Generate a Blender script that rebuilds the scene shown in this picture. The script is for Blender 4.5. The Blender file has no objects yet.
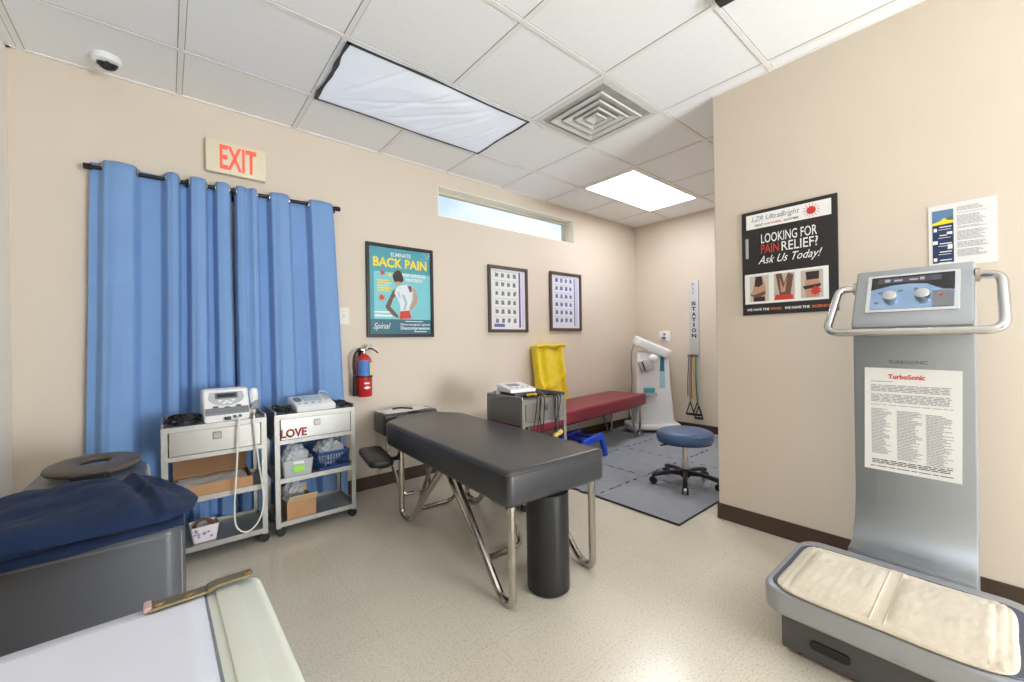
import bpy, bmesh, math, random
from mathutils import Matrix, Vector, noise
SC = bpy.context.scene
COL = SC.collection
PI = math.pi
rnd = random.Random(7)

# ------------------------------------------------------------------ camera
HC = 1.1167
YAW, PITCH, ROLL, FPX = 0.6984, -0.0002, -0.0164, 410.5167
cam_data = bpy.data.cameras.new('camera')
cam = bpy.data.objects.new('camera', cam_data)
COL.objects.link(cam)
cam_data.sensor_fit = 'HORIZONTAL'
cam_data.sensor_width = 36.0
cam_data.lens = FPX / 1024 * 36.0
cam_data.clip_start = 0.02
_f = Vector((math.sin(YAW)*math.cos(PITCH), math.cos(YAW)*math.cos(PITCH), math.sin(PITCH)))
_r = Vector((math.cos(YAW), -math.sin(YAW), 0))
_u = _r.cross(_f)
_r2 = math.cos(ROLL)*_r + math.sin(ROLL)*_u
_u2 = -math.sin(ROLL)*_r + math.cos(ROLL)*_u
cam.matrix_world = Matrix(((_r2.x, _u2.x, -_f.x, 0), (_r2.y, _u2.y, -_f.y, 0), (_r2.z, _u2.z, -_f.z, HC), (0, 0, 0, 1)))
SC.camera = cam

# ------------------------------------------------------------------ exposure, sky
SC.view_settings.view_transform = 'Standard'
SC.view_settings.look = 'None'
SC.view_settings.gamma = 1.0
SC.view_settings.use_curve_mapping = False
SC.view_settings.exposure = 0.33
SC.cycles.use_denoising = True
SC.cycles.max_bounces = 10
SC.cycles.diffuse_bounces = 6
SC.cycles.transparent_max_bounces = 16
SC.cycles.caustics_reflective = False
SC.cycles.caustics_refractive = False
SC.cycles.sample_clamp_indirect = 6.0

def L(c):
    def f(v):
        v /= 255.0
        return v/12.92 if v <= 0.04045 else ((v+0.055)/1.055)**2.4
    return (f(c[0]), f(c[1]), f(c[2]), 1.0)

world = bpy.data.worlds.new('sky')
SC.world = world
world.use_nodes = True
nt = world.node_tree
nt.nodes.clear()
wo = nt.nodes.new('ShaderNodeOutputWorld')
bg = nt.nodes.new('ShaderNodeBackground')
tc = nt.nodes.new('ShaderNodeTexCoord')
nz = nt.nodes.new('ShaderNodeTexNoise')
nz.inputs['Scale'].default_value = 5.0
nz.inputs['Detail'].default_value = 6.0
cr = nt.nodes.new('ShaderNodeValToRGB')
cr.color_ramp.elements[0].position = 0.42
cr.color_ramp.elements[0].color = L((190, 216, 248))
cr.color_ramp.elements[1].position = 0.68
cr.color_ramp.elements[1].color = L((240, 246, 253))
nt.links.new(tc.outputs['Generated'], nz.inputs['Vector'])
nt.links.new(nz.outputs['Fac'], cr.inputs['Fac'])
nt.links.new(cr.outputs['Color'], bg.inputs['Color'])
bg.inputs['Strength'].default_value = 1.0
nt.links.new(bg.outputs['Background'], wo.inputs['Surface'])

LAMP = 3.6          # ceiling panel brightness
# added area light, tilted up to brighten ceiling and walls from behind the camera
def added_light(name, loc, rot, sx, sy, power, col=(0.88, 0.945, 1.0)):
    ld = bpy.data.lights.new(name, 'AREA')
    ld.shape = 'RECTANGLE'; ld.size = sx; ld.size_y = sy; ld.energy = power; ld.color = col
    o = bpy.data.objects.new(name, ld); COL.objects.link(o)
    o.location = loc; o.rotation_euler = rot
    return o
added_light('added_rear_light', (1.80, -3.22, 0.95), (math.radians(90+30), 0, 0), 1.45, 1.5, 172.0)

# ------------------------------------------------------------------ materials
MATS = {}
def M(name, col, rough=0.5, metal=0.0, var=0.0, vscale=8.0, bump=0.0, bscale=60.0, spec=0.5, coat=0.0, emit=0.0, alpha=1.0, trans=0.0, stretch=None, sheen=0.0, aniso=0.0):
    m = bpy.data.materials.new(name)
    m.use_nodes = True
    t = m.node_tree
    p = t.nodes['Principled BSDF']
    c = L(col)
    p.inputs['Base Color'].default_value = c
    p.inputs['Roughness'].default_value = rough
    p.inputs['Metallic'].default_value = metal
    p.inputs['Specular IOR Level'].default_value = spec
    p.inputs['Coat Weight'].default_value = coat
    p.inputs['Coat Roughness'].default_value = 0.08
    p.inputs['Alpha'].default_value = alpha
    p.inputs['Transmission Weight'].default_value = trans
    p.inputs['Sheen Weight'].default_value = sheen
    p.inputs['Anisotropic'].default_value = aniso
    if emit:
        p.inputs['Emission Color'].default_value = c
        p.inputs['Emission Strength'].default_value = emit
    tcn = t.nodes.new('ShaderNodeTexCoord')
    src = tcn.outputs['Object']
    if stretch:
        mp = t.nodes.new('ShaderNodeMapping')
        mp.inputs['Scale'].default_value = stretch
        t.links.new(src, mp.inputs['Vector'])
        src = mp.outputs['Vector']
    n = t.nodes.new('ShaderNodeTexNoise')
    n.inputs['Scale'].default_value = vscale
    n.inputs['Detail'].default_value = 5.0
    t.links.new(src, n.inputs['Vector'])
    r = t.nodes.new('ShaderNodeValToRGB')
    v = max(var, 0.015)
    r.color_ramp.elements[0].position = 0.3
    r.color_ramp.elements[1].position = 0.7
    r.color_ramp.elements[0].color = tuple(max(0, x*(1-v)) for x in c[:3])+(1,)
    r.color_ramp.elements[1].color = tuple(min(1, x*(1+v)) for x in c[:3])+(1,)
    t.links.new(n.outputs['Fac'], r.inputs['Fac'])
    t.links.new(r.outputs['Color'], p.inputs['Base Color'])
    if bump:
        n2 = t.nodes.new('ShaderNodeTexNoise')
        n2.inputs['Scale'].default_value = bscale
        n2.inputs['Detail'].default_value = 3.0
        t.links.new(src, n2.inputs['Vector'])
        b = t.nodes.new('ShaderNodeBump')
        b.inputs['Strength'].default_value = bump
        b.inputs['Distance'].default_value = 0.004
        t.links.new(n2.outputs['Fac'], b.inputs['Height'])
        t.links.new(b.outputs['Normal'], p.inputs['Normal'])
    MATS[name] = m
    return m

def thin_glass(name, tint=(255, 255, 255), ior=1.45, rough=0.02):
    m = bpy.data.materials.new(name)
    m.use_nodes = True
    t = m.node_tree
    t.nodes.clear()
    o = t.nodes.new('ShaderNodeOutputMaterial')
    mx = t.nodes.new('ShaderNodeMixShader')
    tr = t.nodes.new('ShaderNodeBsdfTransparent')
    tr.inputs['Color'].default_value = L(tint)
    g = t.nodes.new('ShaderNodeBsdfGlossy')
    g.inputs['Roughness'].default_value = rough
    lw = t.nodes.new('ShaderNodeLayerWeight'); lw.inputs['Blend'].default_value = 0.5
    pw = t.nodes.new('ShaderNodeMath'); pw.operation = 'POWER'; pw.inputs[1].default_value = 5.0
    ma = t.nodes.new('ShaderNodeMath'); ma.operation = 'MULTIPLY_ADD'
    f0 = ((ior-1)/(ior+1))**2
    ma.inputs[1].default_value = (1-f0)*0.6; ma.inputs[2].default_value = f0
    t.links.new(lw.outputs['Facing'], pw.inputs[0])
    t.links.new(pw.outputs[0], ma.inputs[0])
    t.links.new(ma.outputs[0], mx.inputs['Fac'])
    t.links.new(tr.outputs['BSDF'], mx.inputs[1])
    t.links.new(g.outputs['BSDF'], mx.inputs[2])
    t.links.new(mx.outputs['Shader'], o.inputs['Surface'])
    return m

def film(name, col, opacity, rough=0.2):
    # thin see-through plastic: part diffuse and glossy, part clear
    m = bpy.data.materials.new(name)
    m.use_nodes = True
    t = m.node_tree
    p = t.nodes['Principled BSDF']
    p.inputs['Base Color'].default_value = L(col)
    p.inputs['Roughness'].default_value = rough
    p.inputs['Alpha'].default_value = opacity
    n = t.nodes.new('ShaderNodeTexNoise')
    n.inputs['Scale'].default_value = 30
    b = t.nodes.new('ShaderNodeBump')
    b.inputs['Strength'].default_value = 0.4
    b.inputs['Distance'].default_value = 0.004
    t.links.new(n.outputs['Fac'], b.inputs['Height'])
    t.links.new(b.outputs['Normal'], p.inputs['Normal'])
    return m

m_wall = M('beige_wall_paint', (215, 203, 188), 0.75, var=0.012, vscale=1.5, bump=0.25, bscale=140, spec=0.25)
m_ceil = M('ceiling_tile', (243, 245, 247), 0.9, var=0.015, vscale=60, bump=0.25, bscale=220, spec=0.1)
m_grid = M('grid_white', (238, 238, 236), 0.6)
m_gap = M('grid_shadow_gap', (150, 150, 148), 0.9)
m_base = M('brown_vinyl_base', (70, 52, 42), 0.45, var=0.06)
m_steel = M('brushed_steel', (150, 147, 141), 0.32, 0.6, var=0.05, vscale=6, stretch=(1, 1, 40), bump=0.02)
m_steelp = M('bright_steel_edge', (156, 153, 146), 0.42, 0.6, var=0.03)
m_chrome = M('chrome', (200, 200, 199), 0.1, 1.0)
m_nickel = M('nickel_tube', (190, 184, 174), 0.2, 1.0, var=0.04)
m_black = M('black_plastic', (26, 27, 29), 0.45)
m_blackm = M('black_metal', (32, 31, 31), 0.4, 0.4)
m_rubber = M('black_rubber', (22, 22, 23), 0.7)
m_gvinyl = M('charcoal_vinyl', (58, 58, 60), 0.3, var=0.03, vscale=14, bump=0.12, bscale=260, spec=0.5)
m_gvinyl2 = M('slate_grey_vinyl', (84, 86, 92), 0.36, var=0.04, vscale=10, bump=0.12, bscale=260)
m_taupe = M('worn_taupe_vinyl', (86, 77, 68), 0.4, var=0.08, vscale=14, bump=0.1, bscale=200)
m_bvinyl = M('black_vinyl', (28, 28, 30), 0.36, var=0.03, bump=0.08, bscale=260)
m_maroon = M('maroon_vinyl', (128, 34, 52), 0.38, var=0.04, vscale=9, bump=0.06, bscale=240)
m_blueseat = M('blue_vinyl', (62, 92, 132), 0.34, var=0.05, vscale=10)
m_navy = M('navy_cotton', (26, 42, 72), 0.85, var=0.10, vscale=12, bump=0.2, bscale=300, spec=0.15, sheen=0.05)
m_curtain = M('sky_blue_curtain', (120, 156, 204), 0.7, var=0.03, vscale=5, bump=0.1, bscale=400, spec=0.2, sheen=0.1)
m_white = M('white_plastic', (232, 233, 234), 0.35)
m_offwhite = M('off_white_plastic', (226, 224, 214), 0.4)
m_ivory = M('ivory_plastic', (226, 216, 190), 0.45)
m_lgrey = M('light_grey_plastic', (176, 179, 184), 0.45)
m_mgrey = M('mid_grey_plastic', (122, 125, 132), 0.45)
m_dgrey = M('dark_grey_plastic', (84, 84, 85), 0.5)
m_lcd = M('grey_green_display', (96, 108, 112), 0.2)
m_dark = M('near_black_display', (38, 37, 42), 0.2)
m_paper = M('white_paper', (226, 226, 224), 0.8, var=0.01)
m_ink = M('dark_print', (72, 72, 76), 0.7)
m_inkl = M('pale_print', (150, 150, 156), 0.7)
m_red = M('red_paint', (190, 38, 40), 0.3)
m_redink = M('red_print', (206, 62, 52), 0.6)
m_loveink = M('dull_red_lettering', (150, 44, 44), 0.5)
m_exit = M('lit_red_letter', (238, 92, 74), 0.5, emit=0.35, var=0.12, vscale=30)
m_orange = M('orange_print', (220, 120, 70), 0.6)
m_yellow = M('yellow_towel', (236, 208, 32), 0.9, var=0.05, vscale=20, bump=0.4, bscale=400, sheen=0.3)
m_yink = M('yellow_print', (246, 216, 40), 0.6)
m_wink = M('white_print', (240, 240, 238), 0.6)
m_posterblk = M('black_poster_print', (44, 42, 42), 0.4, spec=0.4)
m_frameblk = M('black_frame', (34, 35, 38), 0.4)
m_framebr = M('bronze_frame', (92, 80, 78), 0.35, 0.4)
m_teal = M('teal_print', (72, 158, 172), 0.5)
m_teal2 = M('light_teal_print', (122, 200, 208), 0.5)
m_teal3 = M('dark_teal_print', (40, 104, 122), 0.5)
m_skin = M('brown_skin_print', (112, 78, 62), 0.6)
m_skinl = M('tan_skin_print', (196, 152, 126), 0.6)
m_hair = M('dark_hair_print', (52, 38, 36), 0.6)
m_shirt = M('white_shirt_print', (222, 230, 234), 0.6)
m_shirt2 = M('shirt_fold_print', (170, 190, 200), 0.6)
m_purple = M('purple_print', (112, 76, 160), 0.6)
m_lilac = M('lilac_print', (206, 200, 232), 0.6)
m_bpaper = M('bluish_white_print', (222, 225, 240), 0.6)
m_thumb = M('grey_photo_print', (118, 120, 134), 0.6, var=0.3, vscale=90)
m_thumbb = M('blue_photo_print', (98, 108, 160), 0.6, var=0.35, vscale=90)
m_navyink = M('navy_print', (30, 50, 92), 0.5, var=0.2, vscale=40)
m_green = M('field_green_print', (74, 118, 74), 0.6)
m_skyink = M('sky_print', (92, 128, 166), 0.6)
m_cardboard = M('cardboard', (176, 134, 94), 0.8, var=0.06, vscale=20)
m_cardin = M('cardboard_pale', (206, 178, 140), 0.8, var=0.05)
m_wicker = M('wicker', (128, 88, 48), 0.7, var=0.2, vscale=40)
m_blueplas = M('navy_plastic', (44, 76, 132), 0.4)
m_brightblue = M('bright_blue_plastic', (26, 76, 214), 0.35)
m_lime = M('lime_label', (150, 220, 70), 0.6)
m_mat = M('grey_foam', (138, 142, 150), 0.75, var=0.06, vscale=14, bump=0.3, bscale=300)
m_foamedge = M('black_foam', (34, 35, 38), 0.8)
m_silver = M('silver_paint', (162, 166, 171), 0.35, 0.35, var=0.02)
m_silverl = M('pale_silver_paint', (198, 203, 210), 0.4, 0.25, var=0.02)
m_colplate = M('satin_aluminium', (158, 164, 170), 0.42, 0.75, var=0.03, vscale=3)
m_cream = M('cream_terry', (202, 191, 172), 0.95, var=0.05, vscale=14, bump=0.4, bscale=260, sheen=0.3)
m_bluefilm = M('blue_metal_film', (150, 178, 212), 0.2, 0.8, var=0.18, vscale=6)
m_brass = M('worn_brass', (142, 130, 96), 0.35, 0.9, var=0.2, vscale=30)
m_rust = M('rusty_rivet', (124, 100, 72), 0.6, 0.5, var=0.3, vscale=120)
m_seagreen = M('old_white_enamel', (208, 212, 202), 0.4, var=0.04, vscale=4)
m_sheetw = M('cool_white_sheet', (204, 208, 222), 0.6, var=0.01)
m_tape = M('black_tape', (60, 60, 64), 0.6)
m_vent = M('grey_vent_metal', (214, 214, 212), 0.5, var=0.02)
m_ventdark = M('vent_throat', (176, 176, 175), 0.8, var=0.2)
m_glass = thin_glass('window_glass')
m_pane = thin_glass('picture_glass', ior=1.25, rough=0.12)
m_bag = film('clear_plastic_bag', (240, 244, 248), 0.5, 0.15)
m_bin = film('clear_plastic_bin', (214, 220, 222), 0.55, 0.2)
m_box_blue = M('teal_pack', (70, 150, 160), 0.5)

def lamp_mat(name, col, strength, streak=0.0):
    m = bpy.data.materials.new(name)
    m.use_nodes = True
    t = m.node_tree
    t.nodes.clear()
    o = t.nodes.new('ShaderNodeOutputMaterial')
    e = t.nodes.new('ShaderNodeEmission')
    e.inputs['Color'].default_value = L(col)
    e.inputs['Strength'].default_value = strength
    t.links.new(e.outputs['Emission'], o.inputs['Surface'])
    return m
m_lamp = lamp_mat('lit_diffuser', (246, 250, 255), LAMP)
m_lampfar = lamp_mat('bright_lit_diffuser', (250, 251, 255), LAMP*2.9)
m_lampdim = lamp_mat('lit_diffuser_under_cover', (240, 246, 255), 1.0)

def floor_mat():
    m = bpy.data.materials.new('speckled_vinyl_floor')
    m.use_nodes = True
    t = m.node_tree
    p = t.nodes['Principled BSDF']
    tcn = t.nodes.new('ShaderNodeTexCoord')
    n1 = t.nodes.new('ShaderNodeTexNoise'); n1.inputs['Scale'].default_value = 120; n1.inputs['Detail'].default_value = 6; n1.inputs['Roughness'].default_value = 0.75
    r1 = t.nodes.new('ShaderNodeValToRGB')
    e = r1.color_ramp.elements
    e[0].position = 0.34; e[0].color = L((172, 163, 144))
    e[1].position = 0.62; e[1].color = L((222, 216, 202))
    x = r1.color_ramp.elements.new(0.46); x.color = L((214, 207, 191))
    n2 = t.nodes.new('ShaderNodeTexNoise'); n2.inputs['Scale'].default_value = 1.6; n2.inputs['Detail'].default_value = 3
    r2 = t.nodes.new('ShaderNodeValToRGB')
    r2.color_ramp.elements[0].color = (0.93, 0.925, 0.915, 1)
    r2.color_ramp.elements[1].color = (1.0, 1.0, 1.0, 1)
    r2.color_ramp.elements[0].position = 0.35
    r2.color_ramp.elements[1].position = 0.65
    br = t.nodes.new('ShaderNodeTexBrick')
    br.offset = 0.0
    br.inputs['Scale'].default_value = 1.0
    br.inputs['Brick Width'].default_value = 0.305
    br.inputs['Row Height'].default_value = 0.305
    br.inputs['Mortar Size'].default_value = 0.0012
    br.inputs['Color1'].default_value = (1, 1, 1, 1)
    br.inputs['Color2'].default_value = (0.965, 0.96, 0.95, 1)
    br.inputs['Mortar'].default_value = (0.86, 0.85, 0.83, 1)
    mx = t.nodes.new('ShaderNodeMix'); mx.data_type = 'RGBA'; mx.blend_type = 'MULTIPLY'; mx.inputs['Factor'].default_value = 1
    mx2 = t.nodes.new('ShaderNodeMix'); mx2.data_type = 'RGBA'; mx2.blend_type = 'MULTIPLY'; mx2.inputs['Factor'].default_value = 1
    for a in (n1, n2, br):
        t.links.new(tcn.outputs['Object'], a.inputs['Vector'])
    t.links.new(n1.outputs['Fac'], r1.inputs['Fac'])
    t.links.new(n2.outputs['Fac'], r2.inputs['Fac'])
    t.links.new(r1.outputs['Color'], mx.inputs['A'])
    t.links.new(r2.outputs['Color'], mx.inputs['B'])
    t.links.new(mx.outputs['Result'], mx2.inputs['A'])
    t.links.new(br.outputs['Color'], mx2.inputs['B'])
    t.links.new(mx2.outputs['Result'], p.inputs['Base Color'])
    p.inputs['Roughness'].default_value = 0.2
    p.inputs['Specular IOR Level'].default_value = 0.55
    b = t.nodes.new('ShaderNodeBump'); b.inputs['Strength'].default_value = 0.05; b.inputs['Distance'].default_value = 0.002
    n3 = t.nodes.new('ShaderNodeTexNoise'); n3.inputs['Scale'].default_value = 14
    t.links.new(tcn.outputs['Object'], n3.inputs['Vector'])
    t.links.new(n3.outputs['Fac'], b.inputs['Height'])
    t.links.new(b.outputs['Normal'], p.inputs['Normal'])
    return m
m_floor = floor_mat()

def cover_mat():
    # thin white fabric: lets the light of the fixture above it through
    m = bpy.data.materials.new('white_light_cover_fabric')
    m.use_nodes = True
    t = m.node_tree
    t.nodes.clear()
    o = t.nodes.new('ShaderNodeOutputMaterial')
    d = t.nodes.new('ShaderNodeBsdfDiffuse'); d.inputs['Color'].default_value = L((238, 240, 244))
    tr = t.nodes.new('ShaderNodeBsdfTranslucent'); tr.inputs['Color'].default_value = L((236, 240, 248))
    mx = t.nodes.new('ShaderNodeMixShader'); mx.inputs['Fac'].default_value = 0.35
    t.links.new(d.outputs[0], mx.inputs[1]); t.links.new(tr.outputs[0], mx.inputs[2])
    t.links.new(mx.outputs[0], o.inputs['Surface'])
    return m
m_cover = cover_mat()

# ------------------------------------------------------------------ mesh helpers
def V(*a): return Vector(a if len(a) > 1 else a[0])

class MB:
    def __init__(s, T=None):
        s.bm = bmesh.new()
        s.T = T or Matrix()
    def _tv(s, vs):
        for v in vs: v.co = s.T @ v.co
    def box(s, x0, x1, y0, y1, z0, z1, bevel=0.0, seg=2, R=None):
        b = bmesh.new()
        bmesh.ops.create_cube(b, size=1.0)
        for v in b.verts:
            v.co = Vector(((x0+x1)/2 + v.co.x*(x1-x0), (y0+y1)/2 + v.co.y*(y1-y0), (z0+z1)/2 + v.co.z*(z1-z0)))
        if bevel > 0:
            bmesh.ops.bevel(b, geom=list(b.edges), offset=bevel, segments=seg, profile=0.5, affect='EDGES')
        s.merge(b, R)
        return s
    def merge(s, b, R=None):
        mp = {}
        for v in b.verts:
            co = (R @ v.co) if R else v.co
            mp[v] = s.bm.verts.new(s.T @ co)
        for f in b.faces:
            try: s.bm.faces.new([mp[v] for v in f.verts])
            except ValueError: pass
        b.free()
    def prism(s, pts, lo, hi, axis='z', bevel=0.0, seg=2):
        # 2-D outline pulled along an axis: z -> (x,y), y -> (x,z), x -> (y,z)
        def P(a, b, c):
            return {'z': Vector((a, b, c)), 'y': Vector((a, c, b)), 'x': Vector((c, a, b))}[axis]
        b = bmesh.new()
        A = [b.verts.new(P(p[0], p[1], lo)) for p in pts]
        B = [b.verts.new(P(p[0], p[1], hi)) for p in pts]
        n = len(pts)
        fa = b.faces.new(A); fb = b.faces.new(B[::-1])
        for i in range(n):
            b.faces.new((A[i], B[i], B[(i+1) % n], A[(i+1) % n]))
        bmesh.ops.recalc_face_normals(b, faces=list(b.faces))
        if bevel > 0:
            eds = [e for f in (fa, fb) for e in f.edges]
            bmesh.ops.bevel(b, geom=eds, offset=bevel, segments=seg, profile=0.5, affect='EDGES')
        s.merge(b)
        return s
    def poly(s, pts):
        vs = [s.bm.verts.new(s.T @ Vector(p)) for p in pts]
        s.bm.faces.new(vs)
        return s
    def tube(s, pts, r, seg=10, closed=False, caps=True, flat=None):
        pts = [Vector(p) for p in pts]
        n = len(pts)
        rings = []
        prev = None
        for i, p in enumerate(pts):
            if closed: d = pts[(i+1) % n] - pts[i-1]
            else: d = pts[min(i+1, n-1)] - pts[max(i-1, 0)]
            d.normalize()
            if prev is None:
                ref = Vector((0, 0, 1)) if abs(d.z) < 0.9 else Vector((1, 0, 0))
                a = d.cross(ref).normalized()
            else:
                a = prev - d*prev.dot(d)
                if a.length < 1e-6: a = d.cross(Vector((0.3, 0.5, 0.8)))
                a.normalize()
            prev = a
            c = d.cross(a)
            rr = r[i] if isinstance(r, (list, tuple)) else r
            k = flat or 1.0
            rings.append([s.bm.verts.new(s.T @ (p + a*math.cos(2*PI*j/seg)*rr + c*math.sin(2*PI*j/seg)*rr*k)) for j in range(seg)])
        m = n if closed else n-1
        for i in range(m):
            A, B = rings[i], rings[(i+1) % n]
            for j in range(seg):
                s.bm.faces.new((A[j], A[(j+1) % seg], B[(j+1) % seg], B[j]))
        if caps and not closed:
            s.bm.faces.new(rings[0][::-1]); s.bm.faces.new(rings[-1])
        return s
    def cyl(s, p0, p1, r0, r1=None, seg=20):
        return s.tube([p0, p1], [r0, r0 if r1 is None else r1], seg)
    def lathe(s, prof, c=(0, 0, 0), seg=28):
        c = Vector(c)
        rings = []
        for r, z in prof:
            if r < 1e-6: rings.append([s.bm.verts.new(s.T @ (c + Vector((0, 0, z))))])
            else: rings.append([s.bm.verts.new(s.T @ (c + Vector((r*math.cos(2*PI*j/seg), r*math.sin(2*PI*j/seg), z)))) for j in range(seg)])
        for A, B in zip(rings, rings[1:]):
            for j in range(seg):
                k = (j+1) % seg
                if len(A) == 1 and len(B) == 1: continue
                if len(A) == 1: s.bm.faces.new((A[0], B[k], B[j]))
                elif len(B) == 1: s.bm.faces.new((A[j], A[k], B[0]))
                else: s.bm.faces.new((A[j], A[k], B[k], B[j]))
        return s
    def torus(s, c, axis, R, r, seg=20, sub=8):
        ax = Vector(axis).normalized()
        a = ax.orthogonal().normalized(); b = ax.cross(a)
        return s.tube([Vector(c) + a*R*math.cos(2*PI*i/seg) + b*R*math.sin(2*PI*i/seg) for i in range(seg)], r, sub, closed=True)
    def ball(s, c, rx, ry=None, rz=None, sub=2, fn=None):
        b = bmesh.new()
        bmesh.ops.create_icosphere(b, subdivisions=sub, radius=1.0)
        for v in b.verts:
            k = 1.0 if fn is None else fn(v.co.copy())
            v.co = Vector((c[0]+v.co.x*rx*k, c[1]+v.co.y*(ry or rx)*k, c[2]+v.co.z*(rz or rx)*k))
        s.merge(b)
        return s
    def grid(s, nu, nv, fn):
        vs = [[s.bm.verts.new(s.T @ Vector(fn(i/nu, j/nv))) for j in range(nv+1)] for i in range(nu+1)]
        for i in range(nu):
            for j in range(nv):
                s.bm.faces.new((vs[i][j], vs[i+1][j], vs[i+1][j+1], vs[i][j+1]))
        return s
    def build(s, name, mat, parent=None, smooth=True, angle=35, weld=False):
        if weld: bmesh.ops.remove_doubles(s.bm, verts=list(s.bm.verts), dist=1e-5)
        bmesh.ops.recalc_face_normals(s.bm, faces=list(s.bm.faces))
        me = bpy.data.meshes.new(name)
        s.bm.to_mesh(me); s.bm.free()
        me.materials.append(mat)
        if smooth:
            me.shade_smooth()
            me.set_sharp_from_angle(angle=math.radians(angle))
        o = bpy.data.objects.new(name, me)
        COL.objects.link(o)
        if parent: o.parent = parent
        return o

def tag(o, label, cat, group=None):
    o['label'] = label; o['category'] = cat
    if group: o['group'] = group
    return o
def thing(name, label, cat, loc=(0, 0, 0), rz=0.0, group=None):
    o = bpy.data.objects.new(name, None)
    o.empty_display_size = 0.1
    COL.objects.link(o)
    o.location = loc; o.rotation_euler = (0, 0, rz)
    return tag(o, label, cat, group)
def struct(o):
    o['kind'] = 'structure'
    return o
def dup(root, loc, rz, label, group=None):
    r = root.copy(); COL.objects.link(r); r.location = loc; r.rotation_euler = (0, 0, rz)
    r['label'] = label
    if group: r['group'] = group
    for ch in list(root.children):
        c = ch.copy(); COL.objects.link(c); c.parent = r
        for g in list(ch.children):
            d = g.copy(); COL.objects.link(d); d.parent = c
    return r

def fillet(pts, rad, n=6, closed=False):
    pts = [Vector(p) for p in pts]
    out = []
    m = len(pts)
    for i in range(m):
        if not closed and i in (0, m-1):
            out.append(pts[i]); continue
        a, b, c = pts[i-1], pts[i], pts[(i+1) % m]
        u = (a-b); w = (c-b)
        q = min(rad, u.length*0.49, w.length*0.49)
        u.normalize(); w.normalize()
        p0, p1 = b+u*q, b+w*q
        for k in range(n+1):
            t = k/n
            out.append((1-t)**2*p0 + 2*t*(1-t)*b + t*t*p1)
    return out
def rrect(x0, x1, y0, y1, r, n=5):
    out = []
    for cx, cy, a in ((x1-r, y1-r, 0), (x0+r, y1-r, PI/2), (x0+r, y0+r, PI), (x1-r, y0+r, 3*PI/2)):
        for k in range(n+1):
            t = a + PI/2*k/n
            out.append((cx+r*math.cos(t), cy+r*math.sin(t)))
    return out
def smoothpath(pts, n=8):
    # Catmull-Rom
    P = [Vector(p) for p in pts]
    P = [P[0]*2-P[1]] + P + [P[-1]*2-P[-2]]
    out = []
    for i in range(1, len(P)-2):
        a, b, c, d = P[i-1:i+3]
        for k in range(n):
            t = k/n
            out.append(0.5*((2*b)+(c-a)*t+(2*a-5*b+4*c-d)*t*t+(3*b-a-3*c+d)*t**3))
    out.append(P[-2])
    return out

def text(body, mat, parent, T, x=0, z=0, w=None, h=None, align='C', shear=0.0, bold=0.0, name='lettering', ext=0.0006, off=0.0008, spacing=1.0):
    # letters lie in the local x-z plane facing -y
    cu = bpy.data.curves.new('letters', 'FONT')
    cu.body = body
    cu.size = 1.0
    cu.shear = shear
    cu.offset = bold
    cu.extrude = 0.0
    cu.space_character = spacing
    cu.resolution_u = 3
    tmp = bpy.data.objects.new('letters', cu)
    COL.objects.link(tmp)
    dg = bpy.context.evaluated_depsgraph_get()
    dg.update()
    me = bpy.data.meshes.new_from_object(tmp.evaluated_get(dg))
    bpy.data.objects.remove(tmp)
    bpy.data.curves.remove(cu)
    xs = [v.co.x for v in me.vertices]; ys = [v.co.y for v in me.vertices]
    x0, x1, y0, y1 = min(xs), max(xs), min(ys), max(ys)
    if h is None: k = w/(x1-x0); ky = k
    else:
        ky = h/(y1-y0); k = ky if w is None else w/(x1-x0)
    ax = {'L': x0, 'C': (x0+x1)/2, 'R': x1}[align]
    bm = bmesh.new(); bm.from_mesh(me)
    if ext > 0.001:
        r = bmesh.ops.extrude_face_region(bm, geom=list(bm.faces))
        for g in r['geom']:
            if isinstance(g, bmesh.types.BMVert): g.co.z += ext/1.0
    for v in bm.verts:
        zz = v.co.z if ext > 0.001 else 0
        v.co = T @ Vector((x+(v.co.x-ax)*k, -off-zz, z+(v.co.y-(y0+y1)/2)*ky))
    m2 = bpy.data.meshes.new(name)
    bm.to_mesh(m2); bm.free()
    bpy.data.meshes.remove(me)
    m2.materials.append(mat)
    o = bpy.data.objects.new(name, m2)
    COL.objects.link(o)
    if parent: o.parent = parent
    return o

def flat(T, pts, mat, parent, name, off=0.0006):
    # a flat printed shape in the x-z plane facing -y
    b = MB(T)
    b.poly([(p[0], -off, p[1]) for p in pts])
    return b.build(name, mat, parent, smooth=False)
def flats(T, plist, mat, parent, name, off=0.0006):
    b = MB(T)
    for pts in plist: b.poly([(p[0], -off, p[1]) for p in pts])
    return b.build(name, mat, parent, smooth=False)
def R4(x0, x1, z0, z1): return [(x0, z0), (x1, z0), (x1, z1), (x0, z1)]
def words_lines(x0, x1, z0, z1, n, seed, fill=0.5, ragged=0.25):
    # rows of small print as dark bars
    q = random.Random(seed)
    out = []
    dz = (z1-z0)/n
    for i in range(n):
        zt = z1 - dz*i
        xe = x1 - (x1-x0)*q.random()*ragged
        x = x0
        while x < xe:
            wl = (x1-x0)*q.uniform(0.05, 0.16)
            out.append(R4(x, min(x+wl, xe), zt-dz*fill, zt))
            x += wl + (x1-x0)*0.018
    return out

# ------------------------------------------------------------------ the room
WY = 3.125      # far long wall (curtain, window)
LX = -0.593     # left wall
FX = 4.797      # end wall
RX = 2.604      # partition on the right
RY = 1.134      # its free end
CZ = 2.606      # ceiling
BY = -3.2       # wall behind
GX, GY, G = 3.1176*0.61, 2.3233*0.61, 0.61
WX0, WX1, WZ0, WZ1 = 1.812, 3.578, 2.212, 2.476

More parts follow.
